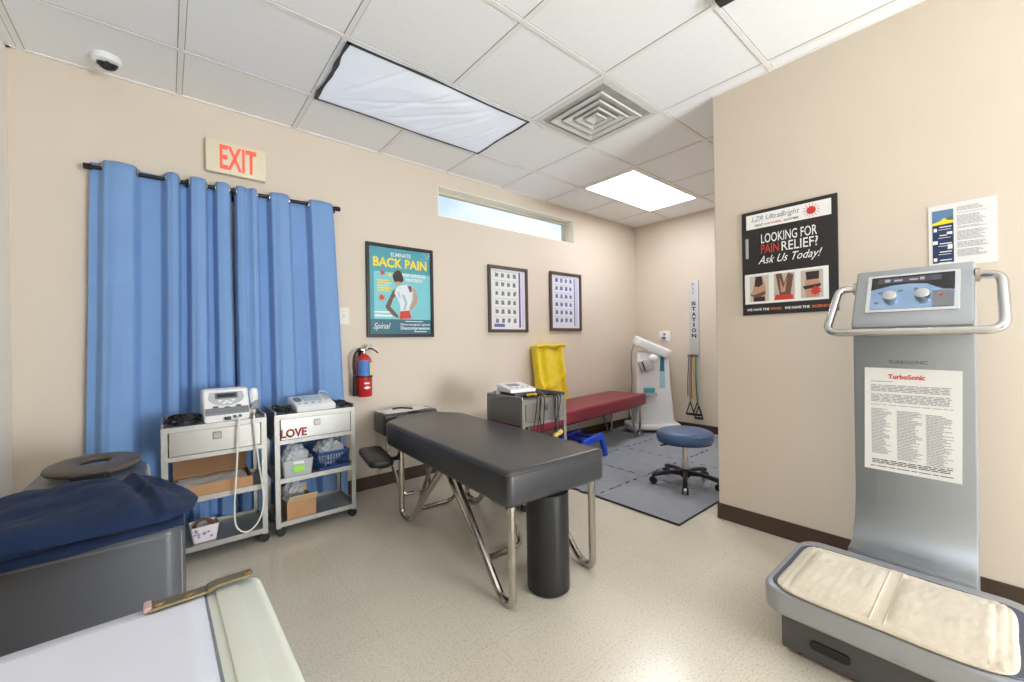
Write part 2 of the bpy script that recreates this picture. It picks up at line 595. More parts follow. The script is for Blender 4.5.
struct(MB().box(LX-0.2, FX+0.2, BY-0.2, WY+0.3, -0.1, 0).build('floor', m_floor, smooth=False))
struct(MB().box(LX-0.2, FX+0.2, BY-0.2, WY+0.3, CZ, CZ+0.1).build('ceiling', m_ceil, smooth=False))
b = MB()
b.box(LX-0.2, WX0, WY, WY+0.2, 0, CZ).box(WX1, FX+0.2, WY, WY+0.2, 0, CZ)
b.box(WX0, WX1, WY, WY+0.2, 0, WZ0).box(WX0, WX1, WY, WY+0.2, WZ1, CZ)
struct(b.build('wall_back', m_wall, smooth=False))
struct(MB().box(LX-0.2, LX, BY-0.2, WY, 0, CZ).build('wall_left', m_wall, smooth=False))
struct(MB().box(FX, FX+0.2, BY-0.2, WY, 0, CZ).build('wall_end', m_wall, smooth=False))
struct(MB().box(RX, RX+0.12, BY, RY, 0, CZ, bevel=0.006, seg=2).build('wall_right', m_wall, smooth=False))
DX0, DX1, DZ0, DZ1 = 0.98, 2.58, 0.12, 1.9       # opening for the made-up window behind the camera, added for light
b = MB()
b.box(LX-0.2, DX0, BY-0.2, BY, 0, CZ).box(DX1, FX+0.2, BY-0.2, BY, 0, CZ).box(DX0, DX1, BY-0.2, BY, 0, DZ0).box(DX0, DX1, BY-0.2, BY, DZ1, CZ)
struct(b.build('wall_front', m_wall, smooth=False))
def baseboard(name, x0, x1, y0, y1):
    struct(MB().box(x0, x1, y0, y1, 0, 0.097, bevel=0.002, seg=1).build(name, m_base, smooth=False))
baseboard('baseboard_back', LX+0.004, FX-0.004, WY-0.007, WY)
baseboard('baseboard_end', FX-0.007, FX, BY+0.01, WY-0.008)
baseboard('baseboard_left', LX, LX+0.007, BY+0.01, WY-0.008)
baseboard('baseboard_right', RX-0.007, RX, BY+0.01, RY+0.007)
baseboard('baseboard_partition', RX+0.001, RX+0.12, RY, RY+0.007)
# ceiling grid: one net of T-bars with wall angles
b = MB()
tw, td = 0.012, 0.004
k = -12
xs = [GX+i*G for i in range(-6, 6) if LX < GX+i*G < FX]
ys = [GY+i*G for i in range(-8, 4) if BY < GY+i*G < WY]
for x in xs: b.box(x-tw, x+tw, BY, WY, CZ-td, CZ+0.001)
for y in ys: b.box(LX, FX, y-tw, y+tw, CZ-td-0.0004, CZ+0.001)
b.box(LX, FX, WY-0.02, WY, CZ-td-0.001, CZ+0.001).box(FX-0.02, FX, BY, WY, CZ-td-0.001, CZ+0.001).box(LX, LX+0.02, BY, WY, CZ-td-0.001, CZ+0.001)
b.box(RX-0.02, RX, BY, RY, CZ-td-0.001, CZ+0.001)
struct(b.build('trim_1', m_grid, smooth=False))
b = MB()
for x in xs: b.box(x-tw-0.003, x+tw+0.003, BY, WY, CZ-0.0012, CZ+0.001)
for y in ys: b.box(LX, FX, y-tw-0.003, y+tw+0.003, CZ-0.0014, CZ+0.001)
struct(b.build('gap_shade_strips', m_gap, smooth=False))  # grey strips beside the T-bars, painted as the shade in the tile gaps
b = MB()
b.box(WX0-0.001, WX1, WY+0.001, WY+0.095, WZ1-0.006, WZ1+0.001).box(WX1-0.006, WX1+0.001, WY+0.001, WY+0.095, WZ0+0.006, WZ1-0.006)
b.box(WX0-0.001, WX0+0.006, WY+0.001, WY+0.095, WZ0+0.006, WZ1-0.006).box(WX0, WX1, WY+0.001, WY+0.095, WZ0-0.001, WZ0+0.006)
struct(b.build('skylight_return_trim', M('painted_skylight_return', (244, 238, 222), 0.6), smooth=False))  # pale cream liner stands in for skylight falling on the window return
struct(MB().box(LX, LX+0.005, 2.45, WY-0.001, 0.098, CZ-0.006, bevel=0.003, seg=1).build('trim_4', M('white_corner_strip', (242, 238, 230), 0.5), smooth=False))  # thin white strip on the left wall beside the corner
# window
w = thing('window_1', 'long narrow clerestory window high on the wall', 'window', ((WX0+WX1)/2, WY+0.12, (WZ0+WZ1)/2))
del w['label']; del w['category']
struct(w)
hw, hh = (WX1-WX0)/2, (WZ1-WZ0)/2
b = MB()
fw = 0.03
b.box(-hw, hw, -0.025, 0.025, hh-fw, hh).box(-hw, hw, -0.025, 0.025, -hh, -hh+0.012)
b.box(-hw, -hw+fw, -0.025, 0.025, -hh+0.012, hh-fw).box(hw-fw, hw, -0.025, 0.025, -hh+0.012, hh-fw)
b.build('window_frame', M('beige_window_metal', (206, 200, 180), 0.5), w, smooth=False)
MB().box(-hw+fw, hw-fw, -0.003, 0.003, -hh+0.012, hh-fw).build('pane', m_glass, w, smooth=False)

w = thing('added_rear_window', 'made-up window added behind the camera for its light', 'window', ((DX0+DX1)/2, BY-0.1, (DZ0+DZ1)/2))
del w['label']; del w['category']
struct(w)
hw, hh = (DX1-DX0)/2, (DZ1-DZ0)/2
b = MB()
b.box(-hw, hw, -0.03, 0.03, hh-0.05, hh).box(-hw, hw, -0.03, 0.03, -hh, -hh+0.05)
for x_ in (-hw, -0.025, hw-0.05): b.box(x_, x_+0.05, -0.03, 0.03, -hh+0.05, hh-0.05)
b.build('window_frame', m_steelp, w, smooth=False)
MB().box(-hw+0.05, hw-0.05, -0.003, 0.003, -hh+0.05, hh-0.05).build('pane', m_glass, w, smooth=False)

# ------------------------------------------------------------------ ceiling fixtures
def troffer(label, x0, y0, nx, ny, mat, group='recessed ceiling lights'):
    x1, y1 = x0+nx*G, y0+ny*G
    t = thing('ceiling_light', label, 'ceiling light', ((x0+x1)/2, (y0+y1)/2, CZ))
    hx, hy = nx*G/2-tw, ny*G/2-tw
    b = MB()
    z0, z1 = -0.010, -0.001
    e = 0.024
    b.box(-hx, hx, hy-e, hy, z0, z1).box(-hx, hx, -hy, -hy+e, z0, z1).box(-hx, -hx+e, -hy+e, hy-e, z0, z1).box(hx-e, hx, -hy+e, hy-e, z0, z1)
    b.build('frame', m_grid, t, smooth=False)
    b = MB()
    b.box(-hx+e, hx-e, -hy+e, hy-e, -0.006, -0.002)
    b.build('diffuser', mat, t, smooth=False)
    return t
troffer('lit rectangular ceiling light panel near the far end wall', GX+2*G, GY+G, 2, 1, m_lampfar)
troffer('added unseen ceiling panel lighting the camera side of the room', GX-3*G, GY-4*G, 2, 1, m_lamp)  # this panel and the next two are unseen, added to light the room
troffer('added unseen ceiling panel lighting the wall behind the camera', GX-2*G, GY-6*G, 2, 1, m_lamp)
troffer('added unseen ceiling panel lighting the space beyond the partition wall', GX+2*G, GY-3*G, 2, 1, m_lampfar)

t = thing('covered_ceiling_light', 'ceiling light under a white fabric cover edged in black', 'ceiling light', (GX-G, GY+1.5*G, CZ))
b = MB(); b.box(-0.585, 0.585, -0.285, 0.285, -0.005, -0.001); b.build('diffuser', m_lampdim, t, smooth=False)
q = random.Random(3)
def coverz(u, v):
    x, y = -0.598+1.196*u, -0.300+0.600*v
    e = min(u, 1-u)*2*min(v, 1-v)*2
    sag = -0.012 - 0.02*min(1, e*3)
    cre = sum(a_*math.exp(-(((x-x_)*math.cos(t_)+(y-y_)*math.sin(t_))/w_)**2) for x_, y_, t_, w_, a_ in ((-0.42, 0.0, 0.5, 0.012, 0.008), (-0.30, 0.1, 0.9, 0.015, 0.010), (-0.15, 0.0, 0.6, 0.012, 0.008), (0.0, 0.05, 0.8, 0.018, 0.010), (0.22, 0.0, 0.5, 0.014, 0.009), (0.42, 0.0, 0.35, 0.014, 0.009), (0.50, -0.1, 0.2, 0.01, 0.008)))
    n = noise.noise(Vector((x*3.2+y*1.5, y*2.2-x*1.1, 0.3)))*0.012 + noise.noise(Vector((x*9+y*5, y*3, 1.7)))*0.004
    return (x, y, sag + (n+cre)*min(1, e*5))
b = MB(); b.grid(140, 60, coverz); b.build('fabric_cover', m_cover, t)
b = MB()
def tapestrip(p, q_, wd, n=24, ph=0.0):
    p, q_ = Vector(p), Vector(q_)
    d = (q_-p).normalized(); s_ = Vector((-d.y, d.x, 0))
    L_ = []
    for i in range(n+1):
        u = i/n
        c = p.lerp(q_, u) + s_*0.004*math.sin(u*9+ph)
        ww = wd*(0.75+0.5*noise.noise(Vector((u*6, ph, 0.5))))
        L_.append((c-s_*ww, c+s_*ww))
    for (a0, a1), (b0, b1) in zip(L_, L_[1:]):
        for dz in (0, 0.003):
            b.poly([(a0.x, a0.y, a0.z-dz), (b0.x, b0.y, b0.z-dz), (b1.x, b1.y, b1.z-dz), (a1.x, a1.y, a1.z-dz)])
zt = -0.014
tapestrip((-0.59, -0.30, zt), (-0.59, 0.30, zt), 0.013, ph=0.2)
tapestrip((-0.60, -0.295, zt), (0.60, -0.295, zt), 0.009, ph=1.2, n=40)
tapestrip((-0.60, 0.295, zt), (0.60, 0.295, zt), 0.007, ph=2.2, n=40)
tapestrip((0.59, -0.30, zt), (0.59, 0.30, zt), 0.008, ph=3.1)
b.build('tape_edge', m_tape, t, smooth=False)

t = thing('ceiling_vent', 'square louvred air vent set in the ceiling tiles', 'vent', (GX+G/2, GY+G/2, CZ))
b = MB(); h_ = G/2-tw
b.prism(rrect(-h_, h_, -h_, h_, 0.004, 2), -0.003, -0.0012); b.build('backing', m_ventdark, t, smooth=False)
def ring(b, o, i, zo, zi):
    O = [(-o, -o), (o, -o), (o, o), (-o, o)]; I = [(-i, -i), (i, -i), (i, i), (-i, i)]
    for k in range(4):
        l = (k+1) % 4
        b.poly([(*O[k], zo), (*O[l], zo), (*I[l], zi), (*I[k], zi)])
        b.poly([(*O[k], zo+0.002), (*I[k], zi+0.002), (*I[l], zi+0.002), (*O[l], zo+0.002)])
b = MB(); ring(b, h_, h_-0.035, -0.004, -0.008); ring(b, h_-0.035, h_-0.04, -0.008, -0.004); b.build('frame', m_vent, t, smooth=False)
for o_, i_ in ((0.215, 0.165), (0.155, 0.11), (0.10, 0.062), (0.052, 0.0005)):
    b = MB(); ring(b, o_, i_, -0.018, -0.006); ring(b, o_, o_-0.006, -0.018, -0.024); b.build('louvre', m_vent, t, smooth=False)

t = thing('dome_camera', 'white dome security camera on the ceiling above the curtain', 'camera', (-0.222, 2.935, CZ))
b = MB(); b.lathe([(0, 0), (0.060, -0.001), (0.062, -0.014), (0.058, -0.030), (0.046, -0.040), (0.036, -0.043)]); b.build('housing', m_white, t)
b = MB(Matrix.Translation((0.006, -0.014, -0.036)) @ Matrix.Rotation(0.35, 4, 'X')); b.lathe([(0.041, 0.0), (0.038, -0.013), (0.028, -0.026), (0.014, -0.033), (0, -0.035)]); dm = b.build('dome', m_black, t)
b = MB(); b.cyl((0.008, -0.036, -0.048), (0.009, -0.046, -0.056), 0.012, 0.014, 16); b.build('lens', m_lcd, dm)

t = thing('ceiling_sensor', 'small black box fixed to the ceiling at the photo top edge', 'sensor', (1.852, 0.745, CZ), 0.1)
b = MB(); b.prism([(-0.04, -0.012), (0.04, -0.012), (0.04, -0.035), (-0.02, -0.045)], -0.035, 0.035, 'y', bevel=0.004); b.build('housing', m_black, t)
b = MB(); b.box(-0.03, 0.03, -0.025, 0.025, -0.014, 0); b.build('bracket', m_blackm, t, smooth=False)

# ------------------------------------------------------------------ curtains on the long wall
RODY, RODZ = 3.046, 2.072
t = thing('curtain_rod', 'black curtain rod with end caps carrying the blue curtains', 'curtain rod', (0.32, RODY, RODZ))
b = MB(); b.cyl((-0.615, 0, -0.008), (0.615, 0, 0.012), 0.011, seg=14); rod = b.build('pole', m_blackm, t)
for s_ in (-1, 1):
    b = MB(); b.cyl((s_*0.61, 0, s_*0.01), (s_*0.642, 0, s_*0.0105), 0.0165, 0.0155, 16); b.build('end_cap', m_blackm, t)
for x_ in (-0.22, 0.005, 0.60):
    b = MB(); b.box(x_-0.008, x_+0.008, 0.0, WY-RODY, -0.02, -0.008).box(x_-0.02, x_+0.02, WY-RODY-0.006, WY-RODY, -0.045, 0.03); b.torus((x_, 0, 0.002), (1, 0, 0), 0.014, 0.005, 14, 6)
    b.build('bracket', m_blackm, t)

def curtain(label, pts, bot0, bot1, gx):
    x0, x1 = pts[0][0], pts[-1][0]
    t = thing('curtain', label, 'curtain', ((x0+x1)/2, RODY, 0))
    cx = (x0+x1)/2
    def prof(x):
        for (a, da), (c, dc) in zip(pts, pts[1:]):
            if a <= x <= c:
                u = (x-a)/(c-a); u = u*u*(3-2*u)
                return da+(dc-da)*u
        return pts[-1][1]
    def fn(u, v):
        xt = x0+(x1-x0)*u
        z = 2.099-(2.099-0.015)*v
        xb = bot0+(bot1-bot0)*u
        vv = v**0.8
        x = xt+(xb-xt)*vv
        d = prof(xt)
        sm = 0.5*(prof(max(x0, xt-0.035))+prof(min(x1, xt+0.035)))
        d = d*(1-0.25*v)+sm*0.25*v
        amp = 0.038+0.010*v
        wob = noise.noise(Vector((xt*5, z*1.1, x0)))*0.016*v + noise.noise(Vector((xt*14, z*2.3, 3)))*0.005*v
        y = -d*amp - 0.010*v + wob
        x += noise.noise(Vector((xt*4, z*0.9, 9)))*0.012*v
        return (x-cx, max(-0.049, min(y, WY-RODY-0.012)), z + 0.004*prof(xt)*(1-v))
    b = MB(); b.grid(150, 44, fn)
    o = b.build('fabric', m_curtain, t, angle=180)
    md = o.modifiers.new('thickness', 'SOLIDIFY'); md.thickness = 0.0025; md.offset = 0
    for g in gx:
        b = MB(); b.torus((g-cx, -0.0, RODZ), (1, 0, 0), 0.0205, 0.0035, 18, 6); b.build('grommet', m_nickel, t)
curtain('left blue grommet curtain panel hanging by the left corner',
        [(-0.300, -0.7), (-0.27, -0.7), (-0.235, 0.8), (-0.19, 1.1), (-0.135, 0.9), (-0.095, -0.8), (-0.02, -1.0), (0.02, 0.9), (0.038, 1.15), (0.055, 0.9), (0.075, -1), (0.098, -1), (0.122, 0.9), (0.15, 1.1), (0.18, 0.9), (0.202, -1), (0.222, -1), (0.244, 0.9), (0.27, 1.05), (0.296, 0.8), (0.314, -0.6)],
        -0.338, 0.318, (-0.250, -0.112, 0.006, 0.066, 0.110, 0.192, 0.233, 0.304))
curtain('right blue grommet curtain panel hanging over the LOVE cart',
        [(0.330, -0.6), (0.345, 0.8), (0.368, 1.0), (0.388, 0.5), (0.396, 0.35), (0.404, 0.5), (0.425, 1.0), (0.442, 0.8), (0.462, -1), (0.505, -1), (0.53, 0.8), (0.575, 1.1), (0.618, 0.9), (0.65, -0.9), (0.735, -0.9), (0.765, 0.9), (0.83, 1.1), (0.885, 0.8), (0.91, 0.2)],
        0.322, 0.978, (0.338, 0.448, 0.518, 0.633, 0.752, 0.892))

# ------------------------------------------------------------------ things on the long wall
def frame_parts(t, w, h, fw_, fd, mframe, mprint, pname='print'):
    b = MB()
    b.box(-w/2, w/2, -fd, 0, h/2-fw_, h/2, bevel=0.003, seg=1).box(-w/2, w/2, -fd, 0, -h/2, -h/2+fw_, bevel=0.003, seg=1)
    b.box(-w/2, -w/2+fw_, -fd, 0, -h/2+fw_-0.002, h/2-fw_+0.002, bevel=0.003, seg=1).box(w/2-fw_, w/2, -fd, 0, -h/2+fw_-0.002, h/2-fw_+0.002, bevel=0.003, seg=1)
    b.build('frame', mframe, t, smooth=False)
    b = MB(); b.box(-w/2+fw_*0.6, w/2-fw_*0.6, -0.008, -0.001, -h/2+fw_*0.6, h/2-fw_*0.6)
    p = b.build(pname, mprint, t, smooth=False)
    return p
I4 = Matrix()
def glass(t, w, h, y):
    b = MB(); b.box(-w/2, w/2, y-0.002, y, -h/2, h/2); b.build('glass', m_pane, t, smooth=False)

t = thing('exit_sign', 'cream box EXIT sign with glowing red letters above the curtains', 'sign', (0.350, WY, 2.284))
b = MB(); b.box(-0.158, 0.158, -0.045, 0, -0.10, 0.10, bevel=0.006); b.build('housing', m_ivory, t)
text('EXIT', m_exit, t, Matrix.Translation((0, -0.045, 0)), 0.008, 0, w=0.195, h=0.15, bold=0.025, off=0.001)

t = thing('light_switch', 'white single light switch plate beside the right curtain', 'switch', (1.004, WY, 1.322))
b = MB(); b.box(-0.036, 0.036, -0.006, 0, -0.062, 0.062, bevel=0.003); b.build('wall_plate', m_offwhite, t)
b = MB(); b.box(-0.006, 0.006, -0.017, -0.004, -0.012, 0.008, bevel=0.002); b.build('toggle', m_ivory, t)

# back pain poster
PW, PH = 0.575, 0.735
t = thing('framed_poster', 'teal BACK PAIN poster in a black frame above the fire extinguisher', 'poster', (1.456, WY, 1.530))
p = frame_parts(t, PW, PH, 0.026, 0.022, m_frameblk, m_teal)
T_ = Matrix.Translation((0, -0.008, 0))
flat(T_, R4(-0.225, 0.262, -0.225, 0.15), m_teal2, p, 'picture_ground', 0.0005)
flat(T_, R4(-0.262, 0.262, -0.34, -0.225), m_teal3, p, 'lower_band', 0.0005)
text('ELIMINATE', m_wink, p, T_, 0, 0.292, w=0.17, h=0.032, bold=0.01, off=0.001)
text('BACK PAIN', m_yink, p, T_, 0.0, 0.225, w=0.46, h=0.078, bold=0.03, off=0.001, name='headline')
text('NON SURGICAL', m_wink, p, T_, 0.115, 0.137, w=0.21, h=0.026, bold=0.02, off=0.001)
text('TREATMENT', m_wink, p, T_, 0.115, 0.098, w=0.16, h=0.026, bold=0.02, off=0.001)
flats(T_, [R4(-0.2, -0.1+0.02*(i % 2), 0.075-0.02*i, 0.084-0.02*i) for i in range(5)], m_yink, p, 'small_print', 0.001)
star = lambda cx, cz, r0, r1, n: [(cx+(r1 if i % 2 else r0)*math.cos(PI*i/n), cz+(r1 if i % 2 else r0)*math.sin(PI*i/n)) for i in range(2*n)]
for st_ in (star(-0.155, 0.14, 0.012, 0.03, 6), star(-0.165, -0.055, 0.016, 0.034, 7)):
    flat(T_, st_, m_redink, p, 'red_burst', 0.001)
flat(T_, star(-0.095, 0.128, 0.011, 0.022, 6), m_yink, p, 'yellow_burst', 0.0012)
# woman seen from behind holding her lower back
flat(T_, [(-0.045, 0.03), (-0.075, 0.0), (-0.105, -0.06), (-0.135, -0.12), (-0.13, -0.14), (-0.08, -0.19), (-0.035, -0.215), (-0.025, -0.2), (-0.07, -0.15), (-0.095, -0.125), (-0.07, -0.06), (-0.035, -0.02)], m_skin, p, 'raised_arm', 0.0010)
flat(T_, [(0.085, 0.045), (0.115, 0.03), (0.145, -0.04), (0.135, -0.09), (0.09, -0.14), (0.06, -0.165), (0.05, -0.15), (0.085, -0.1), (0.11, -0.05)], m_skinl, p, 'far_arm', 0.0010)
flat(T_, [(-0.02, 0.045), (0.02, 0.055), (0.06, 0.06), (0.095, 0.05), (0.10, 0.0), (0.09, -0.07), (0.07, -0.12), (0.065, -0.155), (-0.01, -0.165), (-0.015, -0.10), (-0.035, -0.05), (-0.06, -0.02), (-0.05, 0.02)], m_shirt, p, 'shirt_figure', 0.0013)
flats(T_, [[(0.0, -0.02), (0.03, -0.03), (0.05, -0.09), (0.03, -0.15), (0.015, -0.15), (0.03, -0.09)], [(-0.04, 0.0), (-0.02, -0.01), (-0.005, -0.06), (-0.02, -0.05)]], m_shirt2, p, 'shirt_fold', 0.0016)
flat(T_, [(-0.012, -0.16), (0.066, -0.15), (0.085, -0.215), (-0.02, -0.222)], m_redink, p, 'sore_back', 0.0016)
flat(T_, [(0.05, 0.055), (0.09, 0.05), (0.095, 0.01), (0.075, -0.005)], m_skin, p, 'shoulder', 0.0018)
flat(T_, [(-0.06, 0.06), (-0.02, 0.05), (0.01, 0.075), (0.005, 0.105), (-0.05, 0.10)], m_skinl, p, 'neck_figure', 0.0018)
flat(T_, [(-0.075, 0.12), (-0.06, 0.15), (-0.03, 0.172), (-0.005, 0.165), (0.012, 0.13), (0.02, 0.09), (0.005, 0.075), (-0.02, 0.08), (-0.06, 0.075)], m_hair, p, 'hair_shape', 0.0021)
text('Spinal', m_wink, p, T_, -0.165, -0.285, w=0.14, h=0.06, shear=0.4, off=0.001)
text('Non-surgical spinal', m_wink, p, T_, 0.12, -0.267, w=0.26, h=0.022, bold=0.012, off=0.001)
text('Decompression', m_wink, p, T_, 0.12, -0.298, w=0.26, h=0.034, bold=0.02, off=0.001)
for r_ in (R4(-0.225, -0.10, -0.175, -0.163), R4(-0.225, -0.08, -0.205, -0.19), R4(0.03, 0.19, -0.243, -0.237), R4(0.11, 0.22, -0.326, -0.32)):
    flat(T_, r_, m_wink, p, 'white_print_line', 0.001)
glass(t, PW-0.05, PH-0.05, -0.013)

def chart(label, x, w, h, zc, bluish):
    t = thing('framed_chart', label, 'poster', (x, WY, zc))
    p = frame_parts(t, w, h, 0.030, 0.024, m_framebr, m_bpaper if bluish else m_paper)
    q = random.Random(5 if bluish else 9)
    th = []
    ln = []
    for r in range(6):
        zr = 0.235-0.088*r
        for c in range(4):
            xc = -0.145+0.075*c
            th.append([(xc-q.uniform(0.016, 0.024), zr-0.024), (xc+q.uniform(0.014, 0.024), zr-q.uniform(0.018, 0.026)), (xc+q.uniform(0.012, 0.024), zr+q.uniform(0.012, 0.022)), (xc-q.uniform(0.012, 0.022), zr+0.02)])
        ln.append(R4(-0.185, 0.115, zr+0.033, zr+0.036))
    for th_ in th: flat(T_, th_, m_thumbb if bluish else m_thumb, p, 'exercise_picture')
    flats(T_, ln, m_inkl, p, 'rule_line')
    if bluish:
        flat(T_, R4(0.135, 0.150, -0.27, 0.27), m_thumbb, p, 'side_stripe')
        flat(T_, R4(0.152, 0.195, -0.27, 0.27), m_lilac, p, 'side_band')
    else:
        flat(T_, R4(0.135, 0.158, -0.275, 0.275), m_purple, p, 'side_stripe')
        flat(T_, R4(0.172, 0.20, -0.275, 0.275), m_lilac, p, 'side_band')
        flat(T_, R4(-0.18, -0.05, -0.27, -0.24), m_thumbb, p, 'title_block')
    glass(t, w-0.05, h-0.05, -0.014)
chart('dark framed exercise chart with a purple side stripe, next to the teal poster', 2.580, 0.502, 0.645, 1.524, False)
chart('dark framed bluish exercise chart hung nearest the room corner', 3.410, 0.510, 0.645, 1.542, True)

# fire extinguisher hung on the wall
t = thing('fire_extinguisher', 'red fire extinguisher with blue label hung below the teal poster', 'fire extinguisher', (1.122, WY-0.0675, 0.722))
t.scale = (0.9, 0.9, 0.9)
b = MB(); b.lathe([(0, 0.0), (0.058, 0.0), (0.062, 0.006), (0.062, 0.29), (0.056, 0.315), (0.040, 0.335), (0.022, 0.345), (0.020, 0.355)]); b.build('cylinder_body', m_red, t)
def arcband(r, a0, a1, z0, z1, name, mat, parent, n=12):
    b = MB()
    b.grid(n, 1, lambda u, v: (r*math.sin(a0+(a1-a0)*u), -r*math.cos(a0+(a1-a0)*u), z0+(z1-z0)*v))
    return b.build(name, mat, parent)
arcband(0.0628, -1.15, 0.45, 0.175, 0.30, 'blue_label', M('blue_label_print', (64, 120, 190), 0.5, var=0.15, vscale=50), t)
arcband(0.0628, 0.47, 1.3, 0.175, 0.28, 'yellow_label', M('yellow_label_print', (226, 220, 120), 0.5), t)
b = MB(); b.lathe([(0.0633, 0.158), (0.066, 0.158), (0.066, 0.172), (0.0633, 0.172)]); b.build('strap', m_black, t)
arcband(0.0630, -0.35, 0.35, 0.105, 0.118, 'label_mark', m_wink, t)
b = MB(); b.poly([(-0.03, -0.0630, 0.075), (0, -0.0636, 0.062), (0.03, -0.0630, 0.075), (0, -0.0636, 0.09)]); b.build('label_mark', m_wink, t)
b = MB(); b.cyl((0, 0, 0.35), (0, 0, 0.385), 0.018, 0.016); b.box(-0.03, 0.03, -0.015, 0.015, 0.375, 0.395, bevel=0.003); b.build('valve', m_nickel, t)
b = MB(); b.tube(smoothpath([(0.02, 0, 0.385), (0.05, -0.02, 0.395), (0.085, -0.03, 0.375), (0.105, -0.035, 0.355)]), 0.006, 8); b.build('carry_handle', m_blackm, t)
b = MB(); b.prism([(0.01, 0.392), (0.03, 0.425), (0.062, 0.432), (0.075, 0.415), (0.05, 0.405), (0.035, 0.392)], -0.012, 0.012, 'y', bevel=0.003); b.build('squeeze_lever', m_lgrey, t)
b = MB(); b.tube(smoothpath([(-0.012, -0.01, 0.375), (-0.05, -0.01, 0.38), (-0.082, -0.012, 0.34), (-0.09, -0.01, 0.26), (-0.082, -0.005, 0.17)]), 0.0095, 10); b.build('hose', m_black, t)
b = MB(); b.cyl((-0.082, -0.005, 0.172), (-0.078, -0.003, 0.01), 0.013, 0.017, 12); b.build('nozzle', m_rubber, t)
b = MB(); b.box(-0.02, 0.02, 0.055, 0.0745, 0.05, 0.40); b.build('wall_bracket', m_blackm, t, smooth=False)

# ------------------------------------------------------------------ end wall
t = thing('wall_outlet', 'white power outlet plate on the end wall above the therapy machine', 'outlet', (FX, 2.722, 1.145), -PI/2)
b = MB(); b.box(-0.07, 0.07, -0.006, 0, -0.066, 0.066, bevel=0.003); pl = b.build('wall_plate', m_white, t)
for z_ in (-0.022, 0.022):
    b = MB(); b.prism(rrect(-0.017, 0.017, z_-0.014, z_+0.014, 0.008), -0.008, -0.005, 'y'); b.build('receptacle', m_lgrey if z_ < 0 else m_mgrey, t)
b = MB(); b.box(-0.02, 0.02, -0.04, -0.008, -0.035, -0.008, bevel=0.006); b.build('plug', m_dgrey, t)

t = thing('band_station_board', 'tall narrow grey board lettered STATION on the end wall', 'sign', (FX, 2.336, 1.335), -PI/2)
b = MB(); b.box(-0.056, 0.056, -0.018, 0, -0.455, 0.46, bevel=0.003); b.build('board', M('pale_grey_board', (196, 197, 198), 0.5), t)
T_s = Matrix.Translation((0, -0.018, 0))
for i, ch in enumerate('STATION'):
    text(ch, m_frameblk, t, T_s, 0.0, 0.19-0.0634*i, h=0.046, w=0.018 if ch == 'I' else 0.054, bold=0.04, off=0.001, name='letter')
for i, ch in enumerate('FIT'):
    text(ch, m_mgrey, t, T_s, -0.004, 0.415-0.05*i, h=0.032, w=0.012 if ch == 'I' else 0.03, bold=0.02, off=0.001, name='letter')
b = MB(); b.box(-0.045, 0.045, -0.05, -0.016, -0.445, -0.425, bevel=0.004); b.build('hook_rail', m_nickel, t)

def band(label, dy, col, zb, handle, dx=0.0):
    t = thing('resistance_band', label, 'exercise band', (FX-0.05-dx, 2.336-dy, 0.9), -PI/2, 'resistance bands under the STATION board')
    m = M('band_rubber', col, 0.5)
    b = MB(); b.tube(smoothpath([(0, 0.004, 0.0), (0.003, -0.008, -0.12), (-0.004+dy*0.1, -0.006, -0.28), (dy*0.25, 0.0, zb-0.9)]), 0.0065, 8); b.build('tubing', m, t)
    b = MB(); b.torus((0, 0.004, 0.006), (0, 1, 0), 0.011, 0.004, 12, 6); b.build('top_loop', m_blackm, t)
    if handle:
        z0 = zb-0.9; x0 = dy*0.25
        b = MB(); b.tube(fillet([(x0, 0, z0), (x0-0.05, -0.004, z0-0.145), (x0+0.05, -0.004, z0-0.145)], 0.012, 4, closed=True), 0.0065, 6, closed=True); h_ = b.build('handle_strap', m_black, t)
        b = MB(); b.cyl((x0-0.046, -0.004, z0-0.145), (x0+0.046, -0.004, z0-0.145), 0.014, seg=12); b.build('grip', m_rubber, h_)
band('leftmost band under the STATION board, purple tubing', -0.058, (120, 92, 150), 0.42, False)
band('green band left of the yellow band on the STATION board', -0.036, (110, 142, 60), 0.36, True)
band('red band beside the yellow one under the STATION board', -0.014, (190, 84, 74), 0.40, False, 0.012)
band('yellow band in the middle under the STATION board', 0.008, (222, 190, 84), 0.38, False)
band('dark green band right of the yellow under the STATION board', 0.032, (52, 92, 74), 0.36, True)
band('rightmost band under the STATION board, pale teal tubing', 0.060, (120, 180, 176), 0.33, True, 0.036)

# therapy machine in the corner
t = thing('therapy_machine', 'white upright therapy machine with a blue stripe in the far corner', 'therapy machine', (4.435, 2.70, 0.0167), -PI/4)
b = MB(); b.prism(rrect(-0.31, 0.31, -0.17, 0.17, 0.09), 0.035, 0.10, bevel=0.02, seg=3); b.build('base', m_white, t)
for sx in (-1, 1):
    for sy in (-1, 1):
        b = MB(); b.cyl((sx*0.25, sy*0.10, 0.0), (sx*0.25, sy*0.10, 0.04), 0.028, 0.024, 14); b.build('foot', m_mgrey, t)
b = MB()
prof = [(-0.225, 0.09), (0.235, 0.09), (0.215, 0.35), (0.19, 0.60), (0.18, 0.95), (-0.19, 0.95), (-0.20, 0.60), (-0.215, 0.30)]
b.prism(prof, -0.13, 0.13, 'y', bevel=0.03, seg=3); b.build('column', m_white, t)
b = MB(); b.prism([(0.06, 0.52), (0.125, 0.52), (0.12, 0.93), (0.075, 0.93)], -0.134, -0.128, 'y'); b.build('stripe', M('pale_blue_strip', (170, 200, 214), 0.4), t)
b = MB(); b.prism([(0.066, 0.72), (0.116, 0.72), (0.114, 0.925), (0.078, 0.925)], -0.137, -0.13, 'y'); b.build('blue_panel', M('blue_strip', (40, 112, 150), 0.3), t)
